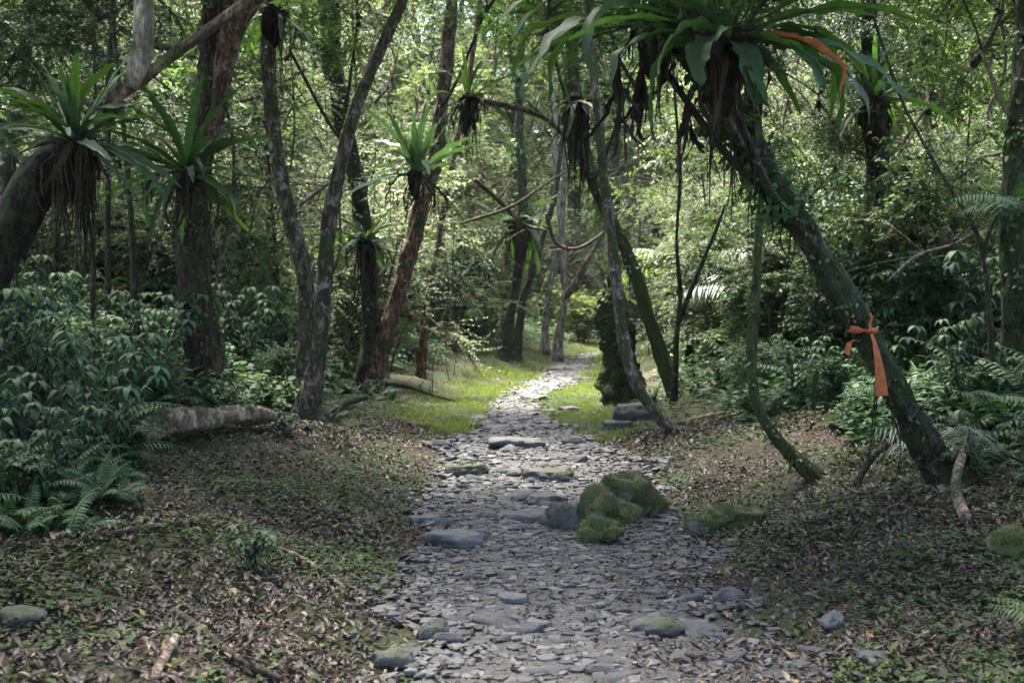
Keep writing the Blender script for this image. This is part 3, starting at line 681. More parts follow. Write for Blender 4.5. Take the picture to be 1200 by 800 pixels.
main_tree('F', 'red_trunk_tree', 'reddish brown trunk leaning away from the dark mossy trunk, bright fern halfway up',
          [(434, 464, 32), (445, 415, 26), (460, 368, 25), (478, 305, 25), (494, 240, 26), (508, 190, 22), (517, 130, 20), (524, 60, 19), (530, 0, 18), (536, -80, 16)], M['bark_red'], dY=.6, crown=1)
main_tree('G', 'thin_red_tree', 'thin reddish trunk leaning in the thicket past the red fern tree',
          [(492, 392, 12), (500, 345, 11), (511, 300, 10), (519, 250, 10), (528, 200, 9), (545, 120, 8), (560, 20, 7)], M['bark_red'], Y0=24, crown=1, ztop=11, cs=.8)
main_tree('H', 'far_dark_tree', 'dark far trunk nearest the shaded bush, standing in a close pair by the path bend',
          [(590, 398, 17), (600, 360, 14), (607, 320, 14), (612, 270, 17), (612, 220, 15), (608, 120, 12)], M['bark_dark'], Y0=34, ztop=12, crown=0)
main_tree('I', 'far_dark_tree', 'slimmer dark far trunk leaning apart from its twin towards the pale trunks',
          [(604, 397, 15), (612, 360, 12), (622, 325, 11), (635, 280, 9), (650, 230, 8), (660, 150, 7)], M['bark_dark'], Y0=34.5, ztop=12, crown=None)
main_tree('J', 'far_pale_tree', 'pale straight far trunk beside the dark pair at the path bend',
          [(638, 402, 12), (640, 365, 9), (647, 325, 9), (655, 290, 8), (660, 240, 8), (664, 150, 7)], M['bark_pale'], Y0=40, ztop=13, crown=1)
main_tree('K', 'far_pale_tree', 'pale forked far trunk with peeling pinkish bark standing over the bright grass',
          [(653, 406, 14), (657, 380, 12), (662, 345, 11), (660, 310, 9), (658, 270, 8), (650, 180, 7)], M['bark_pale'], Y0=38, ztop=13, crown=1)
branch('K', [(661, 352, 8), (672, 335, 8), (685, 310, 6), (700, 285, 4), (712, 255, 3)], (38, 37.6), M['bark_tan'])
main_tree('M', 'slim_pale_tree', 'slim pale trunk with bent foot crossing in front of the mossy bowed trunk',
          [(788, 508, 22), (770, 486, 20), (748, 455, 19), (733, 410, 18), (725, 350, 17), (717, 280, 15), (708, 210, 14), (700, 130, 13), (692, 50, 13), (688, -40, 12)], M['bark_mid'], dY=.3, ztop=8, crown=1, flare=.3, cs=.9)
main_tree('N', 'bowed_tree', 'mossy brown trunk bowing over the stump with a fern mass hanging near its top',
          [(796, 462, 32), (778, 425, 23), (760, 370, 22), (742, 315, 21), (720, 265, 20), (697, 215, 20), (682, 170, 22), (674, 110, 20), (668, 40, 18), (660, -60, 16)], M['moss_trunk'], dY=.4, ztop=8.5, crown=0)
main_tree('O', 'curved_sapling_tree', 'thin mossy tree with a curved foot rising from the litter before the ribbon tree',
          [(955, 560, 30), (930, 536, 23), (902, 502, 19), (884, 462, 16), (881, 400, 15), (886, 330, 13), (890, 260, 11), (893, 190, 10), (886, 110, 9), (880, -20, 8)], M['moss_trunk'], dY=.4, ztop=6.5, crown=1, cs=.6, flare=.5)
main_tree('P', 'ribbon_tree', 'big dark tree leaning over the path with an orange ribbon tied round its trunk',
          [(1118, 566, 58), (1092, 532, 46), (1066, 488, 43), (1040, 438, 42), (1010, 385, 43), (982, 335, 44), (946, 278, 47), (908, 222, 50), (874, 165, 56), (842, 105, 66), (812, 45, 62), (786, -20, 56), (760, -90, 50), (735, -170, 44)], M['bark_dark'], dY=-1.0, ztop=7, crown=0, flare=1.2, bump=.3, n=24, cs=1.15, lobes=4)
main_tree('Q', 'shaded_trunk_tree', 'dark ragged trunk in the shaded thicket behind the ribbon tree, fern on its top',
          [(1036, 400, 36), (1034, 340, 34), (1032, 270, 34), (1030, 210, 36), (1026, 150, 34), (1022, 90, 28), (1018, -20, 24)], M['bark_fibre'], Y0=15, ztop=9, crown=0, cs=.9)
main_tree('R', 'shaded_trunk_tree', 'thick shadowy trunk at the picture edge beyond the palm fronds',
          [(1192, 410, 44), (1190, 340, 40), (1188, 260, 42), (1192, 180, 40), (1200, 90, 36), (1204, -20, 32)], M['bark_dark'], Y0=11.5, ztop=8, crown=0)
main_tree('S', 'thin_stem_tree', 'thin dark stem forking upward behind the bowed mossy trunk',
          [(790, 425, 9), (794, 380, 7), (797, 340, 6), (793, 280, 5), (797, 200, 5), (790, 100, 4)], M['bark_dark'], Y0=17, ztop=7, crown=1, cs=.45)
branch('S', [(794, 380, 7), (806, 350, 6), (822, 310, 5), (838, 272, 4), (850, 240, 3)], (17, 16.6), M['bark_dark'])
main_tree('U', 'thin_stem_tree', 'thin crooked stem with side twigs at the edge of the ribbon tree thicket',
          [(1165, 420, 9), (1160, 370, 8), (1152, 300, 7), (1140, 262, 7), (1110, 215, 6), (1078, 160, 5), (1050, 100, 5)], M['bark_brown'], Y0=11, ztop=5.5, crown=1, cs=.5)
branch('U', [(1152, 300, 6), (1160, 270, 5), (1175, 245, 4), (1200, 232, 4)], (11, 10.8), M['bark_brown'])
for lab, pts, Yd in (('thin brown stem standing behind the herbs below the hanging fern roots', [(108, 345, 8), (109, 290, 7), (110, 220, 6), (112, 120, 5)], 14),
                     ('thin green grey stem between the hanging roots and the ringed fern', [(158, 340, 10), (155, 280, 9), (149, 200, 8), (140, 100, 7)], 15),
                     ('dark thin stem rising behind the pale forked limb', [(125, 300, 9), (127, 200, 8), (126, 100, 8), (132, 0, 8)], 16)):
    main_tree(lab, 'thin_stem_tree', lab, pts, M['bark_brown'], Y0=Yd, ztop=8, crown=1, cs=.6, n=10)
climber('P', .45, .82, 1500, .085, M['leaf_dark'], 1, 60, 1.9)
climber('P', .12, .5, 300, .05, M['leaf_dark'], 2, 8, 1.25)
climber('B', .12, .75, 900, .07, M['leaf_dark'], 3, 14, 1.6)
climber('E', .2, .8, 700, .07, M['leaf_dark'], 4, 10, 1.9)
climber('C', .15, .8, 420, .06, M['leaf_mid'], 5, 6, 1.7)
climber('N', .35, .75, 600, .08, M['leaf_dark'], 6, 30, 2.2)
climber('O', .1, .8, 240, .06, M['leaf_mid'], 7, 0, 2.0)
climber('Q', .2, .8, 900, .09, M['leaf_dark'], 8, 20, 1.8)
climber('R', .2, .8, 700, .08, M['leaf_dark'], 9, 20, 1.6)
climber('A', .03, .42, 1500, .06, M['leaf_dark'], 10, 30, 1.6)
climber('H', .3, .8, 500, .16, M['leaf_dark'], 11, 12, 2.5)
climber('F', .45, .8, 350, .08, M['leaf_mid'], 12, 10, 2.0)
leafy('A', 60, -170, 12.2, .75, 0, 2); leafy('A', 20, 60, 12.5, .5, 0, 1); leafy('A', 110, 10, 13, .5, 0, 3); leafy('A', -20, 120, 12, .4, 0, 5)  # first spray is above the view, added to shade the fern below
leafy('E', 340, 60, 16.5, .5, 0, 2); leafy('E', 420, 20, 16.5, .45, 1, 4); leafy('F', 570, 10, 17, .6, 1, 1)
leafy('Q', 1090, 120, 15.5, .6, 0, 2); leafy('Q', 960, 120, 15.5, .55, 0, 4); leafy('R', 1150, 60, 12.2, .55, 0, 1); leafy('Q', 930, 250, 16, .5, 0, 5)
leafy('N', 640, 30, 15.2, .5, 0, 2); leafy('N', 740, 90, 15.4, .5, 0, 3); leafy('P', 760, -60, 8.6, .42, 0, 2); leafy('P', 800, 15, 7.3, .22, 0, 2); leafy('P', 880, 20, 7.9, .22, 0, 5); leafy('P', 850, 100, 7.9, .15, 0, 4); leafy('P', 770, 70, 8.0, .15, 0, 1)
main_tree('T', 'broken_trunk', 'squat dark mossy broken trunk by the grass behind the slim pale trunk',
          [(728, 460, 54), (725, 430, 48), (723, 400, 46), (720, 375, 42), (717, 358, 34), (714, 346, 22), (713, 338, 6)], M['moss_dark'], Y0=19.5, dY=.1, crown=None, cat='tree trunk', bump=.5, flare=.25)
climber('T', .75, .98, 150, .09, M['leaf_lime'], 21, 0, 1.7)
climber('T', .02, .6, 220, .06, M['leaf_mid'], 22, 0, 1.3)
leafy('T', 712, 318, 19.7, .11, 2, 5)
# ------------------------------------------------------------------ bird's nest ferns
def frond_mesh(L, W, e0, bend, az, r, wav=.02, dead=False):
    if dead: wav *= .35
    n = 16; a = e0; p = np.array([0., 0.]); pts = [p.copy()]; ang = [a]
    kink = r.uniform(.3, .9) if dead or r.uniform() < .25 else 2
    for k in range(n):
        t = (k+1)/n; a = e0-bend*t**1.4-(r.uniform(.3, .8) if t > kink else 0); p = p+np.array([math.cos(a), math.sin(a)])*L/n; pts.append(p.copy()); ang.append(a)
    t = np.linspace(0, 1, n+1); prof = np.clip(.14+1.05*np.sin(np.clip(t*.93+.03, 0, 1)**.9*PI)**.85, .05, 1.1)*W/2; prof[-1] = .003; prof[0] = W*.07
    V = []; tw = r.normal(0, .55 if not dead else 1.0); tw0 = r.normal(0, .25); ph = r.uniform(0, 6.28); sway = r.normal(0, .16)*L
    nl, nr = [1+(.55 if dead else .24)*np.clip(r.normal(0, .6, n+1), -1.4, .5) for _ in range(2)]; C_ = []
    for k in range(n+1):
        nx_, nz = -math.sin(ang[k]), math.cos(ang[k]); q = tw0+tw*t[k]; c0 = sway*t[k]**2
        C_.append([pts[k][0]*math.cos(az)-c0*math.sin(az), pts[k][0]*math.sin(az)+c0*math.cos(az), pts[k][1]-.003])
        for u in (-1, -.55, 0, .55, 1):
            hw_ = prof[k]*(nl[k] if u < 0 else nr[k]); wv = wav*math.sin(k*1.7+ph+(u > 0)*1.3)*abs(u)
            up = (.25*abs(u) if not dead else .6*abs(u))*prof[k]+wv
            y = u*hw_*math.cos(q)+c0; up = up+u*hw_*math.sin(q)
            x = pts[k][0]+nx_*up; z = pts[k][1]+nz*up
            V.append([x*math.cos(az)-y*math.sin(az), x*math.sin(az)+y*math.cos(az), z])
    f = [[k*5+j, k*5+j+1, k*5+j+6, k*5+j+5] for k in range(n) for j in range(4)]
    mb = MB().add(V, np.array(f))
    if not dead: tube(mb, C_, np.linspace(W*.055, W*.015, n+1), 4, 0, cap=False)
    return mb
def nest_fern(label, px, py, Y, n, L, W, seed, emin=-.1, emax=1.35, hang=10, hl=.5, rootsz=.2, az0=0, azr=2*PI, ndead=2, orange=None, matf=None, name='birds_nest_fern', bendk=1.0):
    r = np.random.default_rng(seed); c = at(px, py, Y)
    root = thing(name, label, 'fern', c)
    for k in range(n):
        f = k/max(1, n-1); az = az0+(k*2.399963 % (2*PI))/(2*PI)*azr+r.normal(0, .3)
        e0 = emax+(emin-emax)*f**1.2+r.normal(0, .2); ll = L*r.uniform(.6, 1.18)*(.85+.25*f)
        frond_mesh(ll, W*r.uniform(.7, 1.1), e0, (r.uniform(.1, .7)+f*r.uniform(.2, .8))*bendk, az, r, W*.10).obj('frond', matf or M['leaf_fern'], root)
    for k in range(ndead*2):
        az = r.uniform(0, 6.28)
        frond_mesh(L*r.uniform(.4, .85), W*r.uniform(.25, .6), r.uniform(-.9, .1), r.uniform(.8, 1.3), az, r, W*.25, True).obj('dead_frond', M['dead_brown'], root)
    mb = MB(); s = rootsz
    P = np.array([[0, 0, .12*s/.2], [0, 0, 0], [0, 0, -s*.7], [0, 0, -s*1.8], [0, 0, -s*2.6]]); tube(mb, catmull(P, 9), np.interp(np.linspace(0, 1, 37), [0, .2, .5, .8, 1], [s*.3, s*.58, s*.45, s*.28, s*.06]), 26, .8, 0, seed)
    for k in range(int(hang*1.3)):
        a = r.uniform(0, 6.28); q = s*r.uniform(.3, .95); x0, y0 = math.cos(a)*q, math.sin(a)*q; l = hl*r.uniform(.1, 1.15)**1.3; wd = r.uniform(.003, .010)
        tube(mb, [[x0, y0, -s*.2], [x0*1.08+r.normal(0, .02), y0*1.08, -s*.3-l*.4], [x0*1.1+r.normal(0, .04), y0*1.05+r.normal(0, .03), -s*.3-l]], [wd, wd*1.2, wd*.3], 4, 0)
    mb.obj('root_mass', M['root_dark'], root)
    return root, c, r
nest_fern('large spiky fern perched at the bend of the tree with the pale forked limb', 88, 168, 10.5, 44, 1.0, .075, 1, emin=-.3, emax=1.55, hang=80, hl=1.0, rootsz=.2, ndead=10)
nest_fern('ragged dark fern ringing the straight thick dark trunk', 218, 203, 12.55, 42, 1.05, .075, 2, emin=-.45, emax=1.3, hang=12, hl=.5, rootsz=.14, ndead=6)
nest_fern('bright bluish green fern sitting in the crook of the red trunk', 487, 205, 16.1, 32, .95, .085, 3, emin=.25, emax=1.5, bendk=.55, matf=M['leaf_fernlight'], hang=14, hl=.4, rootsz=.13, ndead=5)
nest_fern('small drooping fern with a brown root skirt on the upright mossy trunk', 428, 285, 15.9, 22, .66, .06, 4, emin=-.1, emax=1.1, hang=50, hl=.75, rootsz=.14, ndead=10)
nest_fern('shaggy fern high on the red trunk above the bright fern', 548, 118, 16.6, 14, .7, .06, 5, emin=-.3, emax=1.4, hang=60, hl=.8, rootsz=.15, ndead=10)
rt, c, r5 = nest_fern('huge fern crowning the leaning ribbon tree, with one orange dead frond', 852, 50, 7.5, 18, 1.05, .065, 6, emin=.3, emax=1.25, hang=16, hl=.6, rootsz=.17, ndead=3, name='giant_nest_fern')
frond_mesh(.92, .038, .25, 1.5, -.2, np.random.default_rng(4), .012, True).obj('orange_frond', M['dead_orange'], rt)['label'] = 'withered orange frond'
for az, e0, bd, L in ((PI+.1, .55, 1.1, 1.2), (PI+.45, .25, 1.3, 1.0), (.0, .2, 1.5, 1.15), (-.2, .05, 1.2, 1.0), (.4, .5, 1.4, 1.2), (-.1, .5, 1.1, 1.35), (.25, .35, 1.0, 1.3), (PI+.9, .3, 1.6, 1.0), (-1.4, -.5, .9, .55), (-1.0, -.5, .9, .5), (-.55, .1, 1.5, .8), (-.35, .6, 1.0, 1.5), (.1, .2, 1.1, 1.25)):
    frond_mesh(L, .085, e0, bd, az, r5, .014).obj('frond', M['leaf_fern'], rt)
nest_fern('fern on the shaded ragged trunk behind the ribbon tree', 1024, 118, 14.7, 28, .9, .07, 8, emin=-.2, emax=1.4, hang=16, hl=.6, rootsz=.24, ndead=3)
nest_fern('dark hanging fern mass on the mossy bowed trunk', 676, 118, 14.6, 9, .6, .06, 9, emin=-.9, emax=.3, hang=80, hl=1.0, rootsz=.15, ndead=14)
nest_fern('far drooping fern on the dark far trunk by the path bend', 610, 262, 33.6, 18, 1.5, .2, 10, emin=-.9, emax=.9, hang=24, hl=1.4, rootsz=.45, ndead=3)
nest_fern('fern clump on the mossy upright trunk overhanging the top of the view', 322, 14, 13.4, 12, .7, .06, 12, emin=-.9, emax=.7, hang=14, hl=.7, rootsz=.15, ndead=3)
for az, e0, bd, L in ((-1.2, -.2, 1.1, .6), (-.7, .1, 1.4, .75), (-2.2, .1, 1.5, .75), (.1, .3, 1.4, .95), (PI-.2, .2, 1.5, .9)):
    frond_mesh(L, .14, e0, bd, az, r5, .016).obj('frond', M['leaf_fern'], rt)
rt2, _, r6 = nest_fern('long arching fern left of the giant fern, its fronds sweeping over the path', 762, 30, 7.8, 10, .8, .065, 16, emin=.2, emax=1.2, hang=12, hl=.5, rootsz=.13, ndead=2)
for az, e0, bd, L in ((PI+.1, .5, 1.1, 1.25), (PI-.3, .35, 1.2, 1.15), (PI+.4, .2, 1.4, 1.05), (PI-.1, .0, 1.4, .95), (PI+.2, .6, 1.6, 1.2), (PI-.6, .4, 1.4, 1.1), (PI+.7, .3, 1.5, 1.0), (PI, .25, 1.8, 1.1)):
    frond_mesh(L, .075, e0, bd, az, r6, .014).obj('frond', M['leaf_fern'], rt2)
# long dead fronds hanging from the fern over the ribbon tree's branch
for k, (px, py, L, lab) in enumerate(((722, 60, .82, 'longest brown dead frond dangling over the path beside the slim trunk'), (752, 75, .70, 'narrow dark dead frond hanging between the long one and the giant fern'), (805, 120, .55, 'short brown dead frond hanging under the giant fern root mass'))):
    c = at(px, py, 7.7); mb = MB()
    for q in range(6):
        m_ = frond_mesh(L*r5.uniform(.55, 1.05), r5.uniform(.02, .05), -1.45+r5.normal(0, .06), .15, k*1.1+q*1.3, r5, .02, True); off = mb.n
        for v in m_.v: mb.v.append(v)
        for kk, fl in m_.f.items(): mb.f.setdefault(kk, []).extend([f+off for f in fl])
        mb.n += m_.n
    o = mb.obj('hanging_frond', M['dead_brown']); o.location = c; tag(o, lab, 'dead frond')

# ------------------------------------------------------------------ ribbon on the leaning tree
_, bP, PRP = TREES['P']
c = at(1012, 390, 8.3); i0 = int(np.argmin(np.linalg.norm(PRP[:, :3]-np.array(at(1012, 390, bP.y-.35)[:]), axis=1)))
cen = PRP[i0, :3]; T = nrm(PRP[i0+1, :3]-PRP[i0-1, :3]); rad = PRP[i0, 3]*1.22
ax = nrm(T*.75+np.array([.45, 0, .5])); u = nrm(np.cross(ax, [0, 1, 0])); v = np.cross(ax, u)
root = thing('marker_ribbon', 'orange marking ribbon knotted round the leaning trunk with one tail hanging down', 'ribbon', cen)
mb = MB(); n = 40; th = np.linspace(0, 2*PI, n, endpoint=False)
V = []
for k, a in enumerate(th):
    q = (u*math.cos(a)+v*math.sin(a))*rad*(1.04+.02*math.sin(5*a))
    hh = .022*(1+.35*math.sin(3*a)+.2*math.sin(7*a+1)); V += [q-ax*hh, q+ax*hh, q*1.03+ax*hh*.9, q*1.03-ax*hh*.9]
f = []
for k in range(n):
    a, b_ = k*4, ((k+1) % n)*4
    for j in range(4): f.append([a+j, a+(j+1) % 4, b_+(j+1) % 4, b_+j])
mb.add(V, np.array(f)).obj('band', M['ribbon'], root)
kn = np.array(at(1020, 388, cen[1]-rad*1.08)[:])-cen
def strip(pts, ws, nrm_=(0, -1, 0), th=.002):
    V = []; pts = np.array(pts)
    for p, (w_, tw) in zip(pts, ws):
        s = np.array([math.cos(tw), math.sin(tw), 0])*w_/2; V += [p-s, p+s, p+s+np.array([0, th, 0]), p-s+np.array([0, th, 0])]
    f = []
    for k in range(len(pts)-1):
        a = k*4
        for j in range(4): f.append([a+j, a+(j+1) % 4, a+4+(j+1) % 4, a+4+j])
    f.append([0, 1, 2, 3]); e = (len(pts)-1)*4; f.append([e+3, e+2, e+1, e])
    return MB().add(V, np.array(f))
S = (cen[1]-.2)/F
strip([kn+np.array([x*S, -.01-.002*k, -z*S]) for k, (x, z) in enumerate(((0, 0), (4, 12), (7, 25), (10, 42), (12, 60), (13, 76)))], [(.022, .3), (.035, .5), (.05, .3), (.062, .15), (.078, .05), (.09, 0)]).obj('tail', M['ribbon'], root, False)
strip([kn+np.array([x*S, -.012, -z*S]) for x, z in ((0, 2), (-1, -8), (1, -16), (-1, -22))], [(.02, 0), (.03, .8), (.022, .2), (.012, 0)]).obj('loop', M['ribbon'], root, False)
strip([kn+np.array([(x-3)*S, .0, -z*S]) for x, z in ((-15, 10), (-22, 14), (-24, 22), (-23, 28))], [(.03, 0), (.05, .4), (.04, 0), (.02, .2)]).obj('end', M['ribbon'], root, False)
k_ = MB(); tube(k_, [kn+[-.025, 0, 0], kn+[0, -.012, .004], kn+[.025, 0, 0]], [.012, .022, .012], 8, .2); k_.obj('knot', M['ribbon'], root)

# ------------------------------------------------------------------ fallen wood
def fallen(name, label, pts, m, n=10, bump=.2, cat='branch', lift=0.6, twigs=0):
    P, R = [], []
    for (px, py, w, z) in pts:
        g_ = ground(px, py); rr_ = w/2/F*g_.y; P.append([g_.x, g_.y, g_.z+rr_*lift+z]); R.append(rr_)
    b = Vector(P[0]); PR = catmull(np.hstack([np.array(P), np.array(R)[:, None]]), 6)
    mb = tube(MB(), PR[:, :3]-np.array(b[:]), PR[:, 3], n, bump, 0, len(label))
    for k in range(twigs):
        i_ = random.randrange(3, len(PR)-2); s = PR[i_, :3]-np.array(b[:]); d = np.array([random.uniform(-1, 1), random.uniform(-1, 1), random.uniform(.1, .9)])*PR[i_, 3]*8
        tube(mb, [s, s+d*.5, s+d+[0, 0, -.02]], [PR[i_, 3]*.5, PR[i_, 3]*.35, .003], 5)
    o = mb.obj(name, m); o.location = b; return tag(o, label, cat)
fallen('fallen_log', 'pale brown rotting log lying among the herbs at the bank edge', [(150, 526, 16, .06), (175, 523, 27, .08), (215, 519, 29, .09), (258, 512, 25, .08), (290, 507, 20, .08), (316, 503, 13, .06), (326, 501, 4, .04)], M['log'], 18, .45, 'log', 1.0)
fallen('fallen_branch', 'dark curved branch lying at the foot of the diagonal trunk', [(360, 508, 9, .0), (385, 496, 10, .05), (405, 484, 10, .10), (428, 478, 8, .12)], M['bark_dark'], twigs=2)
fallen('fallen_branch', 'long grey stick on the near litter pointing towards the path', [(186, 712, 7, .02), (225, 740, 9, .03), (275, 778, 10, .02), (330, 806, 9, .02)], M['twig'], twigs=3)
fallen('fallen_branch', 'short pale snapped stick near the camera', [(178, 806, 10, .01), (192, 786, 11, .03), (206, 764, 9, .05)], M['log'], twigs=0)
fallen('fallen_branch', 'thin brown root snaking over the litter towards the path edge', [(305, 642, 7, .0), (345, 658, 8, .02), (385, 680, 8, .01), (412, 700, 7, .0)], M['log'])
fallen('fallen_branch', 'thin flat stick on the mossy litter below the herb bank', [(85, 640, 6, .01), (150, 628, 8, .02), (225, 618, 6, .02)], M['twig'], twigs=3)
fallen('fallen_branch', 'low mossy root humped across the near litter', [(-20, 700, 14, -.01), (70, 708, 15, .01), (150, 712, 12, .0), (190, 720, 8, -.01)], M['moss_trunk'])
fallen('fallen_branch', 'pale gnarled root standing at the foot of the ribbon tree', [(1132, 614, 16, .0), (1122, 596, 13, .06), (1122, 582, 11, .14), (1130, 570, 9, .24), (1142, 560, 6, .34)], M['log'], twigs=1)
fallen('fallen_branch', 'dark forked branch propped beside the ribbon tree', [(1002, 572, 7, .0), (1018, 562, 8, .12), (1038, 555, 7, .2), (1066, 548, 6, .26)], M['bark_brown'], twigs=3)
fallen('fallen_branch', 'thin stick lying on the litter between mossy rock and ribbon tree', [(975, 597, 5, .01), (1000, 600, 6, .02), (1030, 606, 5, .02)], M['twig'], twigs=1)
fallen('fallen_branch', 'pale stick at the far edge of the path beside the mossy trunk', [(790, 500, 5, .02), (820, 494, 5, .03), (850, 488, 4, .03)], M['log'], twigs=1)
fallen('fallen_branch', 'dark curved stick on the grass beside the upright mossy trunk', [(446, 452, 5, .0), (475, 462, 5, .12), (505, 470, 4, .1), (540, 474, 3, .02)], M['bark_brown'], twigs=2)

# ------------------------------------------------------------------ understorey herbs
def herb(seed, h, nst, leaf, T, whorl=6, pairs=3):
    r = np.random.default_rng(seed); st, lf = MB(), MB(); D, U, S, Pp = [], [], [], []
    for k in range(nst):
        a = r.uniform(0, 6.28); sp = r.uniform(.1, .55)*h; hh = h*r.uniform(.55, 1.1)
        P = catmull([[r.normal(0, .05), r.normal(0, .05), -.08], [math.cos(a)*sp*.35, math.sin(a)*sp*.35, hh*.5], [math.cos(a)*sp, math.sin(a)*sp, hh]], 5)
        tube(st, P, np.linspace(.007, .003, len(P)), 4, 0, cap=False)
        for q in range(pairs*2):
            f = .35+.6*q/(pairs*2); i_ = int(f*(len(P)-1)); b = r.uniform(0, 6.28)+q*PI
            D.append([math.cos(b), math.sin(b), r.uniform(-.2, .4)]); U.append([r.normal(0, .2), r.normal(0, .2), 1]); S.append(leaf*r.uniform(.6, 1)); Pp.append(P[i_])
        b0 = r.uniform(0, 6.28)
        for q in range(whorl):
            b = b0+q*2*PI/whorl+r.normal(0, .12); D.append([math.cos(b), math.sin(b), r.uniform(-.1, .35)]); U.append([r.normal(0, .15), r.normal(0, .15), 1]); S.append(leaf*r.uniform(.8, 1.25)); Pp.append(P[-1])
    lf.inst(T, frames(np.array(D), np.array(U), np.array(S)), np.array(Pp))
    return st, lf
def hproto(name, cat, sl, leafm):
    root = link(name, None); root['category'] = cat
    sl[0].obj('stems', M['twig'], root); sl[1].obj('foliage', leafm, root); return root
T1 = leaf_near(.2, .85, .05, 5, .015); T2 = leaf_near(.25, .75, .06, 5, .02); T3 = leaf_near(.16, .9, .04, 5, .012)
def pinna_frond(L, npn, pl, e0, bend, az, r, w=.07, pinT=None):
    n = npn; a = e0; p = np.array([0., 0., 0.]); P = [p.copy()]; A = []
    for k in range(n):
        a = e0-bend*((k+1)/n)**1.2; p = p+np.array([math.cos(a)*math.cos(az), math.cos(a)*math.sin(az), math.sin(a)])*L/n; P.append(p.copy()); A.append(a)
    P = np.array(P); mb = tube(MB(), P[::2] if n % 2 == 0 else P, np.linspace(.010, .003, len(P[::2] if n % 2 == 0 else P)), 4, 0, cap=False)
    D, U, S, Pp = [], [], [], []
    sd = np.array([-math.sin(az), math.cos(az), 0])
    for k in range(2, n):
        t = k/n; T_ = nrm(P[k+1]-P[k]); s = pl*math.sin(min(1, .15+t*.9)*PI)**.6 if t < .95 else pl*.25
        for sg in (-1, 1):
            D.append(sd*sg+T_*.45+np.array([0, 0, -.12])+r.normal(0, .05, 3)); U.append(np.cross(T_, sd) if False else [-math.cos(az)*math.sin(A[k]), -math.sin(az)*math.sin(A[k]), math.cos(A[k])]); S.append(s*r.uniform(.9, 1.05)); Pp.append(P[k])
    mb.inst(pinT or leaf_near(w, .5, .02, 3), frames(np.array(D), np.array(U), np.array(S)), np.array(Pp))
    return mb
def fernherb(seed, n, L, pl, w, e=(.7, 1.35)):
    r = np.random.default_rng(seed); lf = MB()
    for k in range(n):
        m_ = pinna_frond(L*r.uniform(.55, 1.1), 21, pl, r.uniform(*e), r.uniform(1.0, 1.9), k*2.4+r.normal(0, .3), r, w)
        ox, oy = r.normal(0, .10, 2); off = lf.n
        for v in m_.v: lf.v.append(v+np.array([ox, oy, -.03]))
        for kk, fl in m_.f.items(): lf.f.setdefault(kk, []).extend([f+off for f in fl])
        lf.n += m_.n
    return lf
def hproto1(lf, leafm):
    root = link('understory_fern', None); root['category'] = 'fern'; lf.obj('fronds', leafm, root); return root
HERB = [hproto1(fernherb(1, 34, .55, .085, .15), M['herb_a']),
        hproto('understory_herb', 'plant', herb(2, .5, 20, .075, T2, 5, 8), M['herb_b']),
        hproto('understory_herb', 'plant', herb(3, .75, 16, .10, T3, 7, 8), M['leaf_under']),
        hproto1(fernherb(4, 38, .46, .065, .17, (.4, 1.4)), M['herb_b']),
        hproto('understory_herb', 'plant', herb(5, .4, 18, .085, T1, 6, 4), M['herb_a'])]
def frond_plant(name, label, p, n, L, pl, seed, m, e=(.4, 1.1), trunk=0.0, npn=26, w=.05, cat='fern', bend=1.2, group=None, azs=None):
    r = np.random.default_rng(seed); root = thing(name, label, cat, p, group)
    if trunk:
        tube(MB(), catmull([[0, 0, -.2], [.05, 0, trunk*.5], [0, .03, trunk]], 6), np.linspace(.09, .07, 13), 10, .3, .3, seed).obj('trunk', M['bark_fibre'], root)
    for k in range(n):
        az = azs[k] if azs else k*2.399963+r.normal(0, .15)
        o = pinna_frond(L*r.uniform(.8, 1.1), npn, pl, r.uniform(*e), bend*r.uniform(.8, 1.2), az, r, w).obj('frond', m, root); o.location = (0, 0, trunk)
    return root
def on(x, y): return Vector((x, y, H(x, y)))
LOGY = ground(240, 512).y
rh = np.random.default_rng(101)
def hides_log(x, y, h):
    px = 600+F*x/y; top = HORIZ-F*(H(x, y)+h-CAMH)/y; b_ = TREES['B'][1]
    if y < b_.y+.1 and 190 < px < 280 and top < 415: return True
    return y < LOGY+.15 and 125 < px < 355 and top < 532
def clear_of(x, y, dmin):
    return all((x-a)**2+(y-b)**2 > dmin*dmin for a, b in used)
cnt = 0; tries = 0; placed = []
while cnt < 430 and tries < 16000:
    tries += 1
    y = 5.2+rh.uniform(0, 1)**1.25*15; side = -1 if rh.uniform() < .52 else 1
    lim = y*.46+.8
    x = side*rh.uniform(0, lim); d = abs(x-xc(y))-hw(y); need = (1.75 if side < 0 else (2.15 if y < 10 else 1.7))+.35*math.sin(y*1.3)+rh.uniform(-.25, .3)
    if d < need or not clear_of(x, y, .28): continue
    if any((x-a)**2+(y-b)**2 < (.17 if y < 11 else .26)**2 for a, b in placed): continue
    placed.append((x, y)); k = rh.choice(5, p=[.36, .16, .14, .22, .12]); s = rh.uniform(.75, 1.3)*(1.15 if side < 0 else (.85 if d < 2.6 else 1.25))*(1+.25*min(1, (d-1.5)/2))
    s *= .5+.5*min(1, (d-need)/1.0)
    if side < 0 and hides_log(x, y, .62*s): continue
    dup(HERB[k], on(x, y), rh.uniform(0, 6.28), (s, s, s*rh.uniform(.85, 1.15)),
        'blue green herb or fern in the dense mass behind the fallen log' if side < 0 else 'low leafy herb in the shade around the ribbon tree',
        'herbs massed on the log bank' if side < 0 else 'herbs on the ribbon tree bank'); cnt += 1
for o in HERB:
    for ch in list(o.children): bpy.data.objects.remove(ch)
    bpy.data.objects.remove(o)
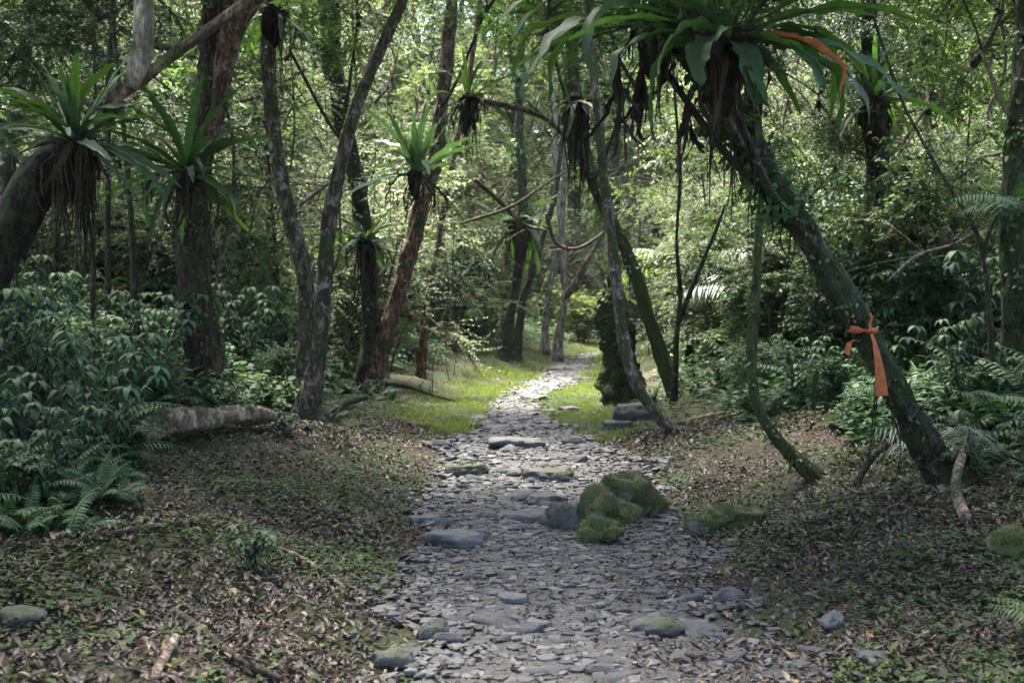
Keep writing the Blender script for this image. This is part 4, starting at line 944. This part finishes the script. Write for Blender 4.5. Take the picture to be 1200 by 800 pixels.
# small edge sprigs that stand out one by one
for px, py, lab in ((335, 512, 'low herb sprig growing in front of the end of the fallen log'), (60, 590, 'single herb sprig on the litter before the herb mass'), (296, 672, 'tiny herb sprig alone in the middle of the litter bank')):
    p = ground(px, py); root = thing('herb_sprig', lab, 'plant', p); st, lf = herb(px, .22, 9, .07, T1, 6, 3); st.obj('stems', M['twig'], root); lf.obj('foliage', M['leaf_under'], root)
frond_plant('palm_fern', 'pale grey green palm like frond fan low behind the ribbon tree', on(3.62, 9.6), 5, 1.0, .42, 3, M['leaf_silver'], (.5, 1.0), 0, 24, .035, bend=1.0, azs=[1.0, 2.3, 3.1, .2, 4.2])
frond_plant('palm_fern', 'large pale feathery frond plant behind the curved mossy sapling', on(3.9, 19.8), 10, 1.7, .55, 4, M['leaf_silver'], (.3, 1.1), 1.3, 30, .04, bend=1.3)
frond_plant('palm_fern', 'small fern with spread fronds at the picture edge by the shadowy trunk', on(4.3, 10.2), 8, .8, .22, 5, M['leaf_under'], (.3, 1.1), 1.8, 26, .06, bend=1.3)
frond_plant('tree_fern', 'tree fern with bright spread fronds between the stump and the bowed trunk', on(3.4, 24), 12, 1.9, .5, 6, M['leaf_lime'], (.2, .9), 2.0, 28, .07, 'tree fern', 1.2)
frond_plant('tree_fern', 'tree fern spreading beside the thin forked stem', on(4.6, 19.5), 12, 1.7, .45, 7, M['leaf_mid'], (.2, .9), 1.6, 28, .07, 'tree fern', 1.3)
frond_plant('ground_fern', 'bright narrow fern clump at the near edge under the shaded herbs', on(2.42, 5.35), 7, .42, .09, 9, M['leaf_lime'], (.4, 1.0), 0, 20, .1)
frond_plant('ground_fern', 'arching fern in the middle of the herb mass', on(-4.2, 10.2), 8, .85, .2, 10, M['leaf_fern'], (.5, 1.2), 0, 24, .08)

# ------------------------------------------------------------------ forest behind
rf = np.random.default_rng(202)
BX, BY = 2.95, 53.0
def forest(key, n, y0, y1, dmin, smin, smax, label, group, gap=1.2, halfk=.5, mats=None, pw=1.0, cond=None):
    c = t = 0; pl = []
    while c < n and t < 6000:
        t += 1; y = y0+(y1-y0)*rf.uniform(0, 1)**pw; x = rf.uniform(-1, 1)*(y*halfk+2); d = abs(x-xc(y))-hw(y)
        if y < 75 and d < dmin: continue
        if y < 80 and ((x-BX+2.2)**2+(y-BY-4)**2 < 52 or (abs(x-BX) < 1.6 and 44 < y < BY)): continue
        if cond and not cond(x, y): continue
        if key == 'lowbush' and x < 0 and hides_log(x, y, .95): continue
        if not clear_of(x, y, .6) or any((x-a)**2+(y-b)**2 < gap*gap for a, b in pl): continue
        pl.append((x, y)); s = rf.uniform(smin, smax)
        o = dup(PT[key], on(x, y), rf.uniform(0, 6.28), (s, s, s*rf.uniform(.9, 1.15)), label, group, (rf.normal(0, .06), rf.normal(0, .06))); c += 1
        if mats:
            pass
forest('bush', 80, 11.5, 50, 2.6, .7, 1.25, 'leafy green bush filling the understorey between the trunks', 'understorey bushes', 1.1, cond=lambda x, y: x > 0 or y > 20)
forest('lowbush', 120, 11, 34, 1.9, .35, .62, 'knee to waist high pale green bush between the trunks and the path', 'low bushes along the path', .55, .44)
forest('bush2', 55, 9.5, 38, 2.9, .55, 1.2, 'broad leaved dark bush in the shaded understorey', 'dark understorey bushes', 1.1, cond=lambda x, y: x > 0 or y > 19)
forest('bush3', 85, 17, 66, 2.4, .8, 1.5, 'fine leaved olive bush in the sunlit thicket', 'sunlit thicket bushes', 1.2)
forest('twiggy', 85, 18, 58, 3.3, .8, 1.5, 'pale twiggy small tree in the sunlit thicket', 'twiggy thicket trees', 1.6)
forest('sapling', 34, 12, 34, 2.2, .8, 1.4, 'slender large leaved sapling among the trunks', 'saplings', 1.2)
forest('broad', 45, 24, 75, 3.0, .9, 1.5, 'low branching bright green forest tree in the background', 'bright background trees', 2.2)
forest('tall2', 34, 17, 80, 3.2, .9, 1.3, 'dark leaved tall forest tree in the background', 'dark background trees', 2.6, cond=lambda x, y: y > 50 or abs(x-xc(y)) > 6.5)
forest('tall', 40, 26, 90, 3.2, .95, 1.5, 'tall leafy forest tree in the background', 'tall background trees', 2.6, cond=lambda x, y: y > 52 or abs(x-xc(y)) > 9)
forest('tall', 60, 66, 130, 0, 1.2, 1.9, 'tree on the wooded slope closing the end of the path', 'trees on the far slope', 3.2, .55)
forest('tall', 50, 45, 75, 2.2, 1.3, 1.9, 'towering tree behind the bend of the path', 'towering trees behind the bend', 3.0, .5)
forest('broad', 50, 60, 110, 0, 1.2, 1.9, 'low bright tree on the wooded slope closing the end of the path', 'low trees on the far slope', 3, .55)
for x, y in ((-3.5, 4.6), (3.8, 5.4), (-5.9, 9.6), (6.0, 9.4), (-4.7, 8.1), (-3.2, -.5), (3.4, -.3), (-3, -6), (3, -6.5), (0.4, -10)):  # trunks stand outside the view, put in to block sun patches nearby
    dup(PT['canopy'], on(x, y), rf.uniform(0, 6.28), 1, 'unseen tall canopy tree added to shade the near part of the path', 'unseen canopy trees added to shade the near path'); used.append((x, y))
rl = np.random.default_rng(404)
for k in range(34):
    for _ in range(50):
        y = rl.uniform(13, 38); x = rl.uniform(-1, 1)*y*.42
        if abs(x-xc(y)) > hw(y)+1.2: break
    z0 = H(x, y); top = rl.uniform(5, 10); P = [[0, 0, -.1]]; q = np.zeros(2)
    for z in np.linspace(.6, top, 9): q = q+rl.normal(0, .16, 2); P.append([q[0], q[1], z])
    o = tube(MB(), catmull(P, 5), np.full(46, rl.uniform(.008, .022)), 5, .15).obj('hanging_liana', M['twig']); o.location = (x, y, z0)
    tag(o, 'thin bare liana hanging among the trunks down to the undergrowth', 'vine', 'lianas hanging in the thicket')
for k, (pts, Yd, lab) in enumerate((([(556, 210, 5), (585, 235, 6), (612, 262, 5), (640, 270, 3)], 21, 'pale bare bough sloping down across the middle of the bright thicket'),
        ([(540, 262, 3), (600, 242, 4), (640, 215, 3), (672, 196, 2)], 20, 'thin dark bare bough rising toward the hanging fern mass'),
        ([(566, 118, 7), (610, 128, 6), (640, 140, 6), (662, 160, 4)], 15.5, 'mossy bare branch arching from the red trunk toward the hanging fern mass'),
        ([(640, 250, 4), (652, 285, 4), (680, 290, 4), (720, 262, 3), (735, 240, 2)], 22, 'forked bare branch hooking over the path before the pale far trunks'),
        ([(440, 120, 4), (455, 100, 4), (463, 70, 3), (450, 40, 2)], 15, 'dark crooked twig beside the diagonal trunk'),
        ([(352, 240, 5), (385, 215, 5), (400, 208, 4)], 14.5, 'dark straight branch stub bridging the lichen and diagonal trunks'),
        ([(1040, 330, 3), (1075, 300, 4), (1120, 285, 3), (1160, 262, 2)], 10.5, 'arching pale bare stem in the thicket behind the ribbon tree'))):
    P = [list(at(px, py, Yd+.2*i)) for i, (px, py, w) in enumerate(pts)]; R_ = [w/2/F*Yd for _, _, w in pts]
    PR = catmull(np.hstack([np.array(P), np.array(R_)[:, None]]), 6); c = PR[0, :3].copy(); mb = tube(MB(), PR[:, :3]-c, PR[:, 3], 7, .15)
    for q in range(7):
        i_ = rl.integers(3, len(PR)-1); a_ = PR[i_, :3]-c; d_ = rl.normal(0, .3, 3); tube(mb, [a_, a_+d_*.5, a_+d_+[0, 0, -.03]], [PR[i_, 3]*.5, PR[i_, 3]*.35, .003], 4)
    o = mb.obj('bare_branch', M['twig']); o.location = c; tag(o, lab, 'branch')
for px, py, k, s_ in ((640, 392, 'bush3', 1.5), (615, 393, 'bush', 1.3), (668, 393, 'bush', 1.4), (590, 392, 'bush3', 1.6), (560, 392, 'bush3', 1.5), (720, 396, 'bush3', 1.4), (750, 398, 'bush', 1.4)):
    y = 58+rl.uniform(0, 10); x = (px-600)/F*y
    dup(PT[k], on(x, y), rl.uniform(0, 6.28), s_*1.3, 'leafy bush closing off the view at the far bend of the path', 'bushes at the far bend')
def single(key, p, s, rz, label): return dup(PT[key], p, rz, s, label)
single('bush2', ground(530, 405), (1.5, 1.5, 1.35), .4, 'big shaded dark bush standing at the turn before the far dark pair')
single('bush', ground(575, 398), (1.3, 1.3, 1.1), 2.4, 'rounded shaded bush leaning against the far dark pair')
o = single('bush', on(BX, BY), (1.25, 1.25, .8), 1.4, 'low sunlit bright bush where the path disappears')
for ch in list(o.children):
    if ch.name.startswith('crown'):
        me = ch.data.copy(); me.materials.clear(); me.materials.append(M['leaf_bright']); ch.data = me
for v in PT.values():
    for ch in list(v.children): bpy.data.objects.remove(ch)
    bpy.data.objects.remove(v)

hm, hn = mat('air_haze'); pv = N(hn, 'ShaderNodeVolumePrincipled'); pv.inputs['Color'].default_value = (.86, .92, .86, 1); pv.inputs['Density'].default_value = HAZE
pv.inputs['Anisotropy'].default_value = .2
ho = N(hn, 'ShaderNodeOutputMaterial'); hn.links.new(pv.outputs[0], ho.inputs['Volume'])
lo_, hi_ = (-162, -42, -2.5), (162, 152, 52)
V = [[(lo_, hi_)[i][0], (lo_, hi_)[j][1], (lo_, hi_)[k][2]] for i in (0, 1) for j in (0, 1) for k in (0, 1)]
hz = MB().add(V, np.array([[0, 1, 3, 2], [4, 6, 7, 5], [0, 4, 5, 1], [2, 3, 7, 6], [0, 2, 6, 4], [1, 5, 7, 3]])).obj('haze', hm, smooth=False)
tag(hz, 'thin pale haze hanging in the air between the far trees', 'haze', kind='stuff')
# ------------------------------------------------------------------ light, camera
SUN_EL, SUN_AZ = math.radians(66), math.radians(-25)      # azimuth clockwise from +Y
sd = Vector((math.sin(SUN_AZ)*math.cos(SUN_EL), math.cos(SUN_AZ)*math.cos(SUN_EL), math.sin(SUN_EL)))
w = bpy.data.worlds.new('World'); scene.world = w; w.use_nodes = True
nt = w.node_tree; nt.nodes.clear()
sky = nt.nodes.new('ShaderNodeTexSky'); sky.sky_type = 'NISHITA'; sky.sun_disc = False
sky.sun_elevation = SUN_EL; sky.sun_rotation = SUN_AZ; sky.air_density = 1.0; sky.dust_density = 3.0
bg = nt.nodes.new('ShaderNodeBackground'); bg.inputs[1].default_value = .13
ow = nt.nodes.new('ShaderNodeOutputWorld'); nt.links.new(sky.outputs[0], bg.inputs[0]); nt.links.new(bg.outputs[0], ow.inputs[0])
ld = bpy.data.lights.new('sun', 'SUN'); ld.energy = 5; ld.angle = math.radians(18); ld.color = (1, .95, .86)
lo = link('sun', ld); lo.rotation_euler = (-sd).to_track_quat('-Z', 'Y').to_euler(); lo.location = (0, 0, 40)
cd = bpy.data.cameras.new('camera'); cam = link('camera', cd); scene.camera = cam
cd.sensor_width = 36; cd.lens = 36*F/1200; cd.clip_end = 1000
cam.location = (0, 0, CAMH); cam.rotation_euler = (PI/2-PITCH, 0, 0)
cd.dof.use_dof = True; cd.dof.focus_distance = 8.5; cd.dof.aperture_fstop = 3.6
scene.view_settings.view_transform = 'Standard'; scene.view_settings.look = 'None'
scene.view_settings.exposure = 3.0; scene.view_settings.gamma = 1
cy = scene.cycles
scene.render.engine = 'CYCLES'
cy.max_bounces = 6; cy.diffuse_bounces = 4; cy.glossy_bounces = 2; cy.transmission_bounces = 4; cy.transparent_max_bounces = 4; cy.volume_bounces = 1
cy.use_denoising = True; cy.denoiser = 'OPENIMAGEDENOISE'; cy.caustics_reflective = False; cy.caustics_refractive = False
cy.sample_clamp_indirect = 6
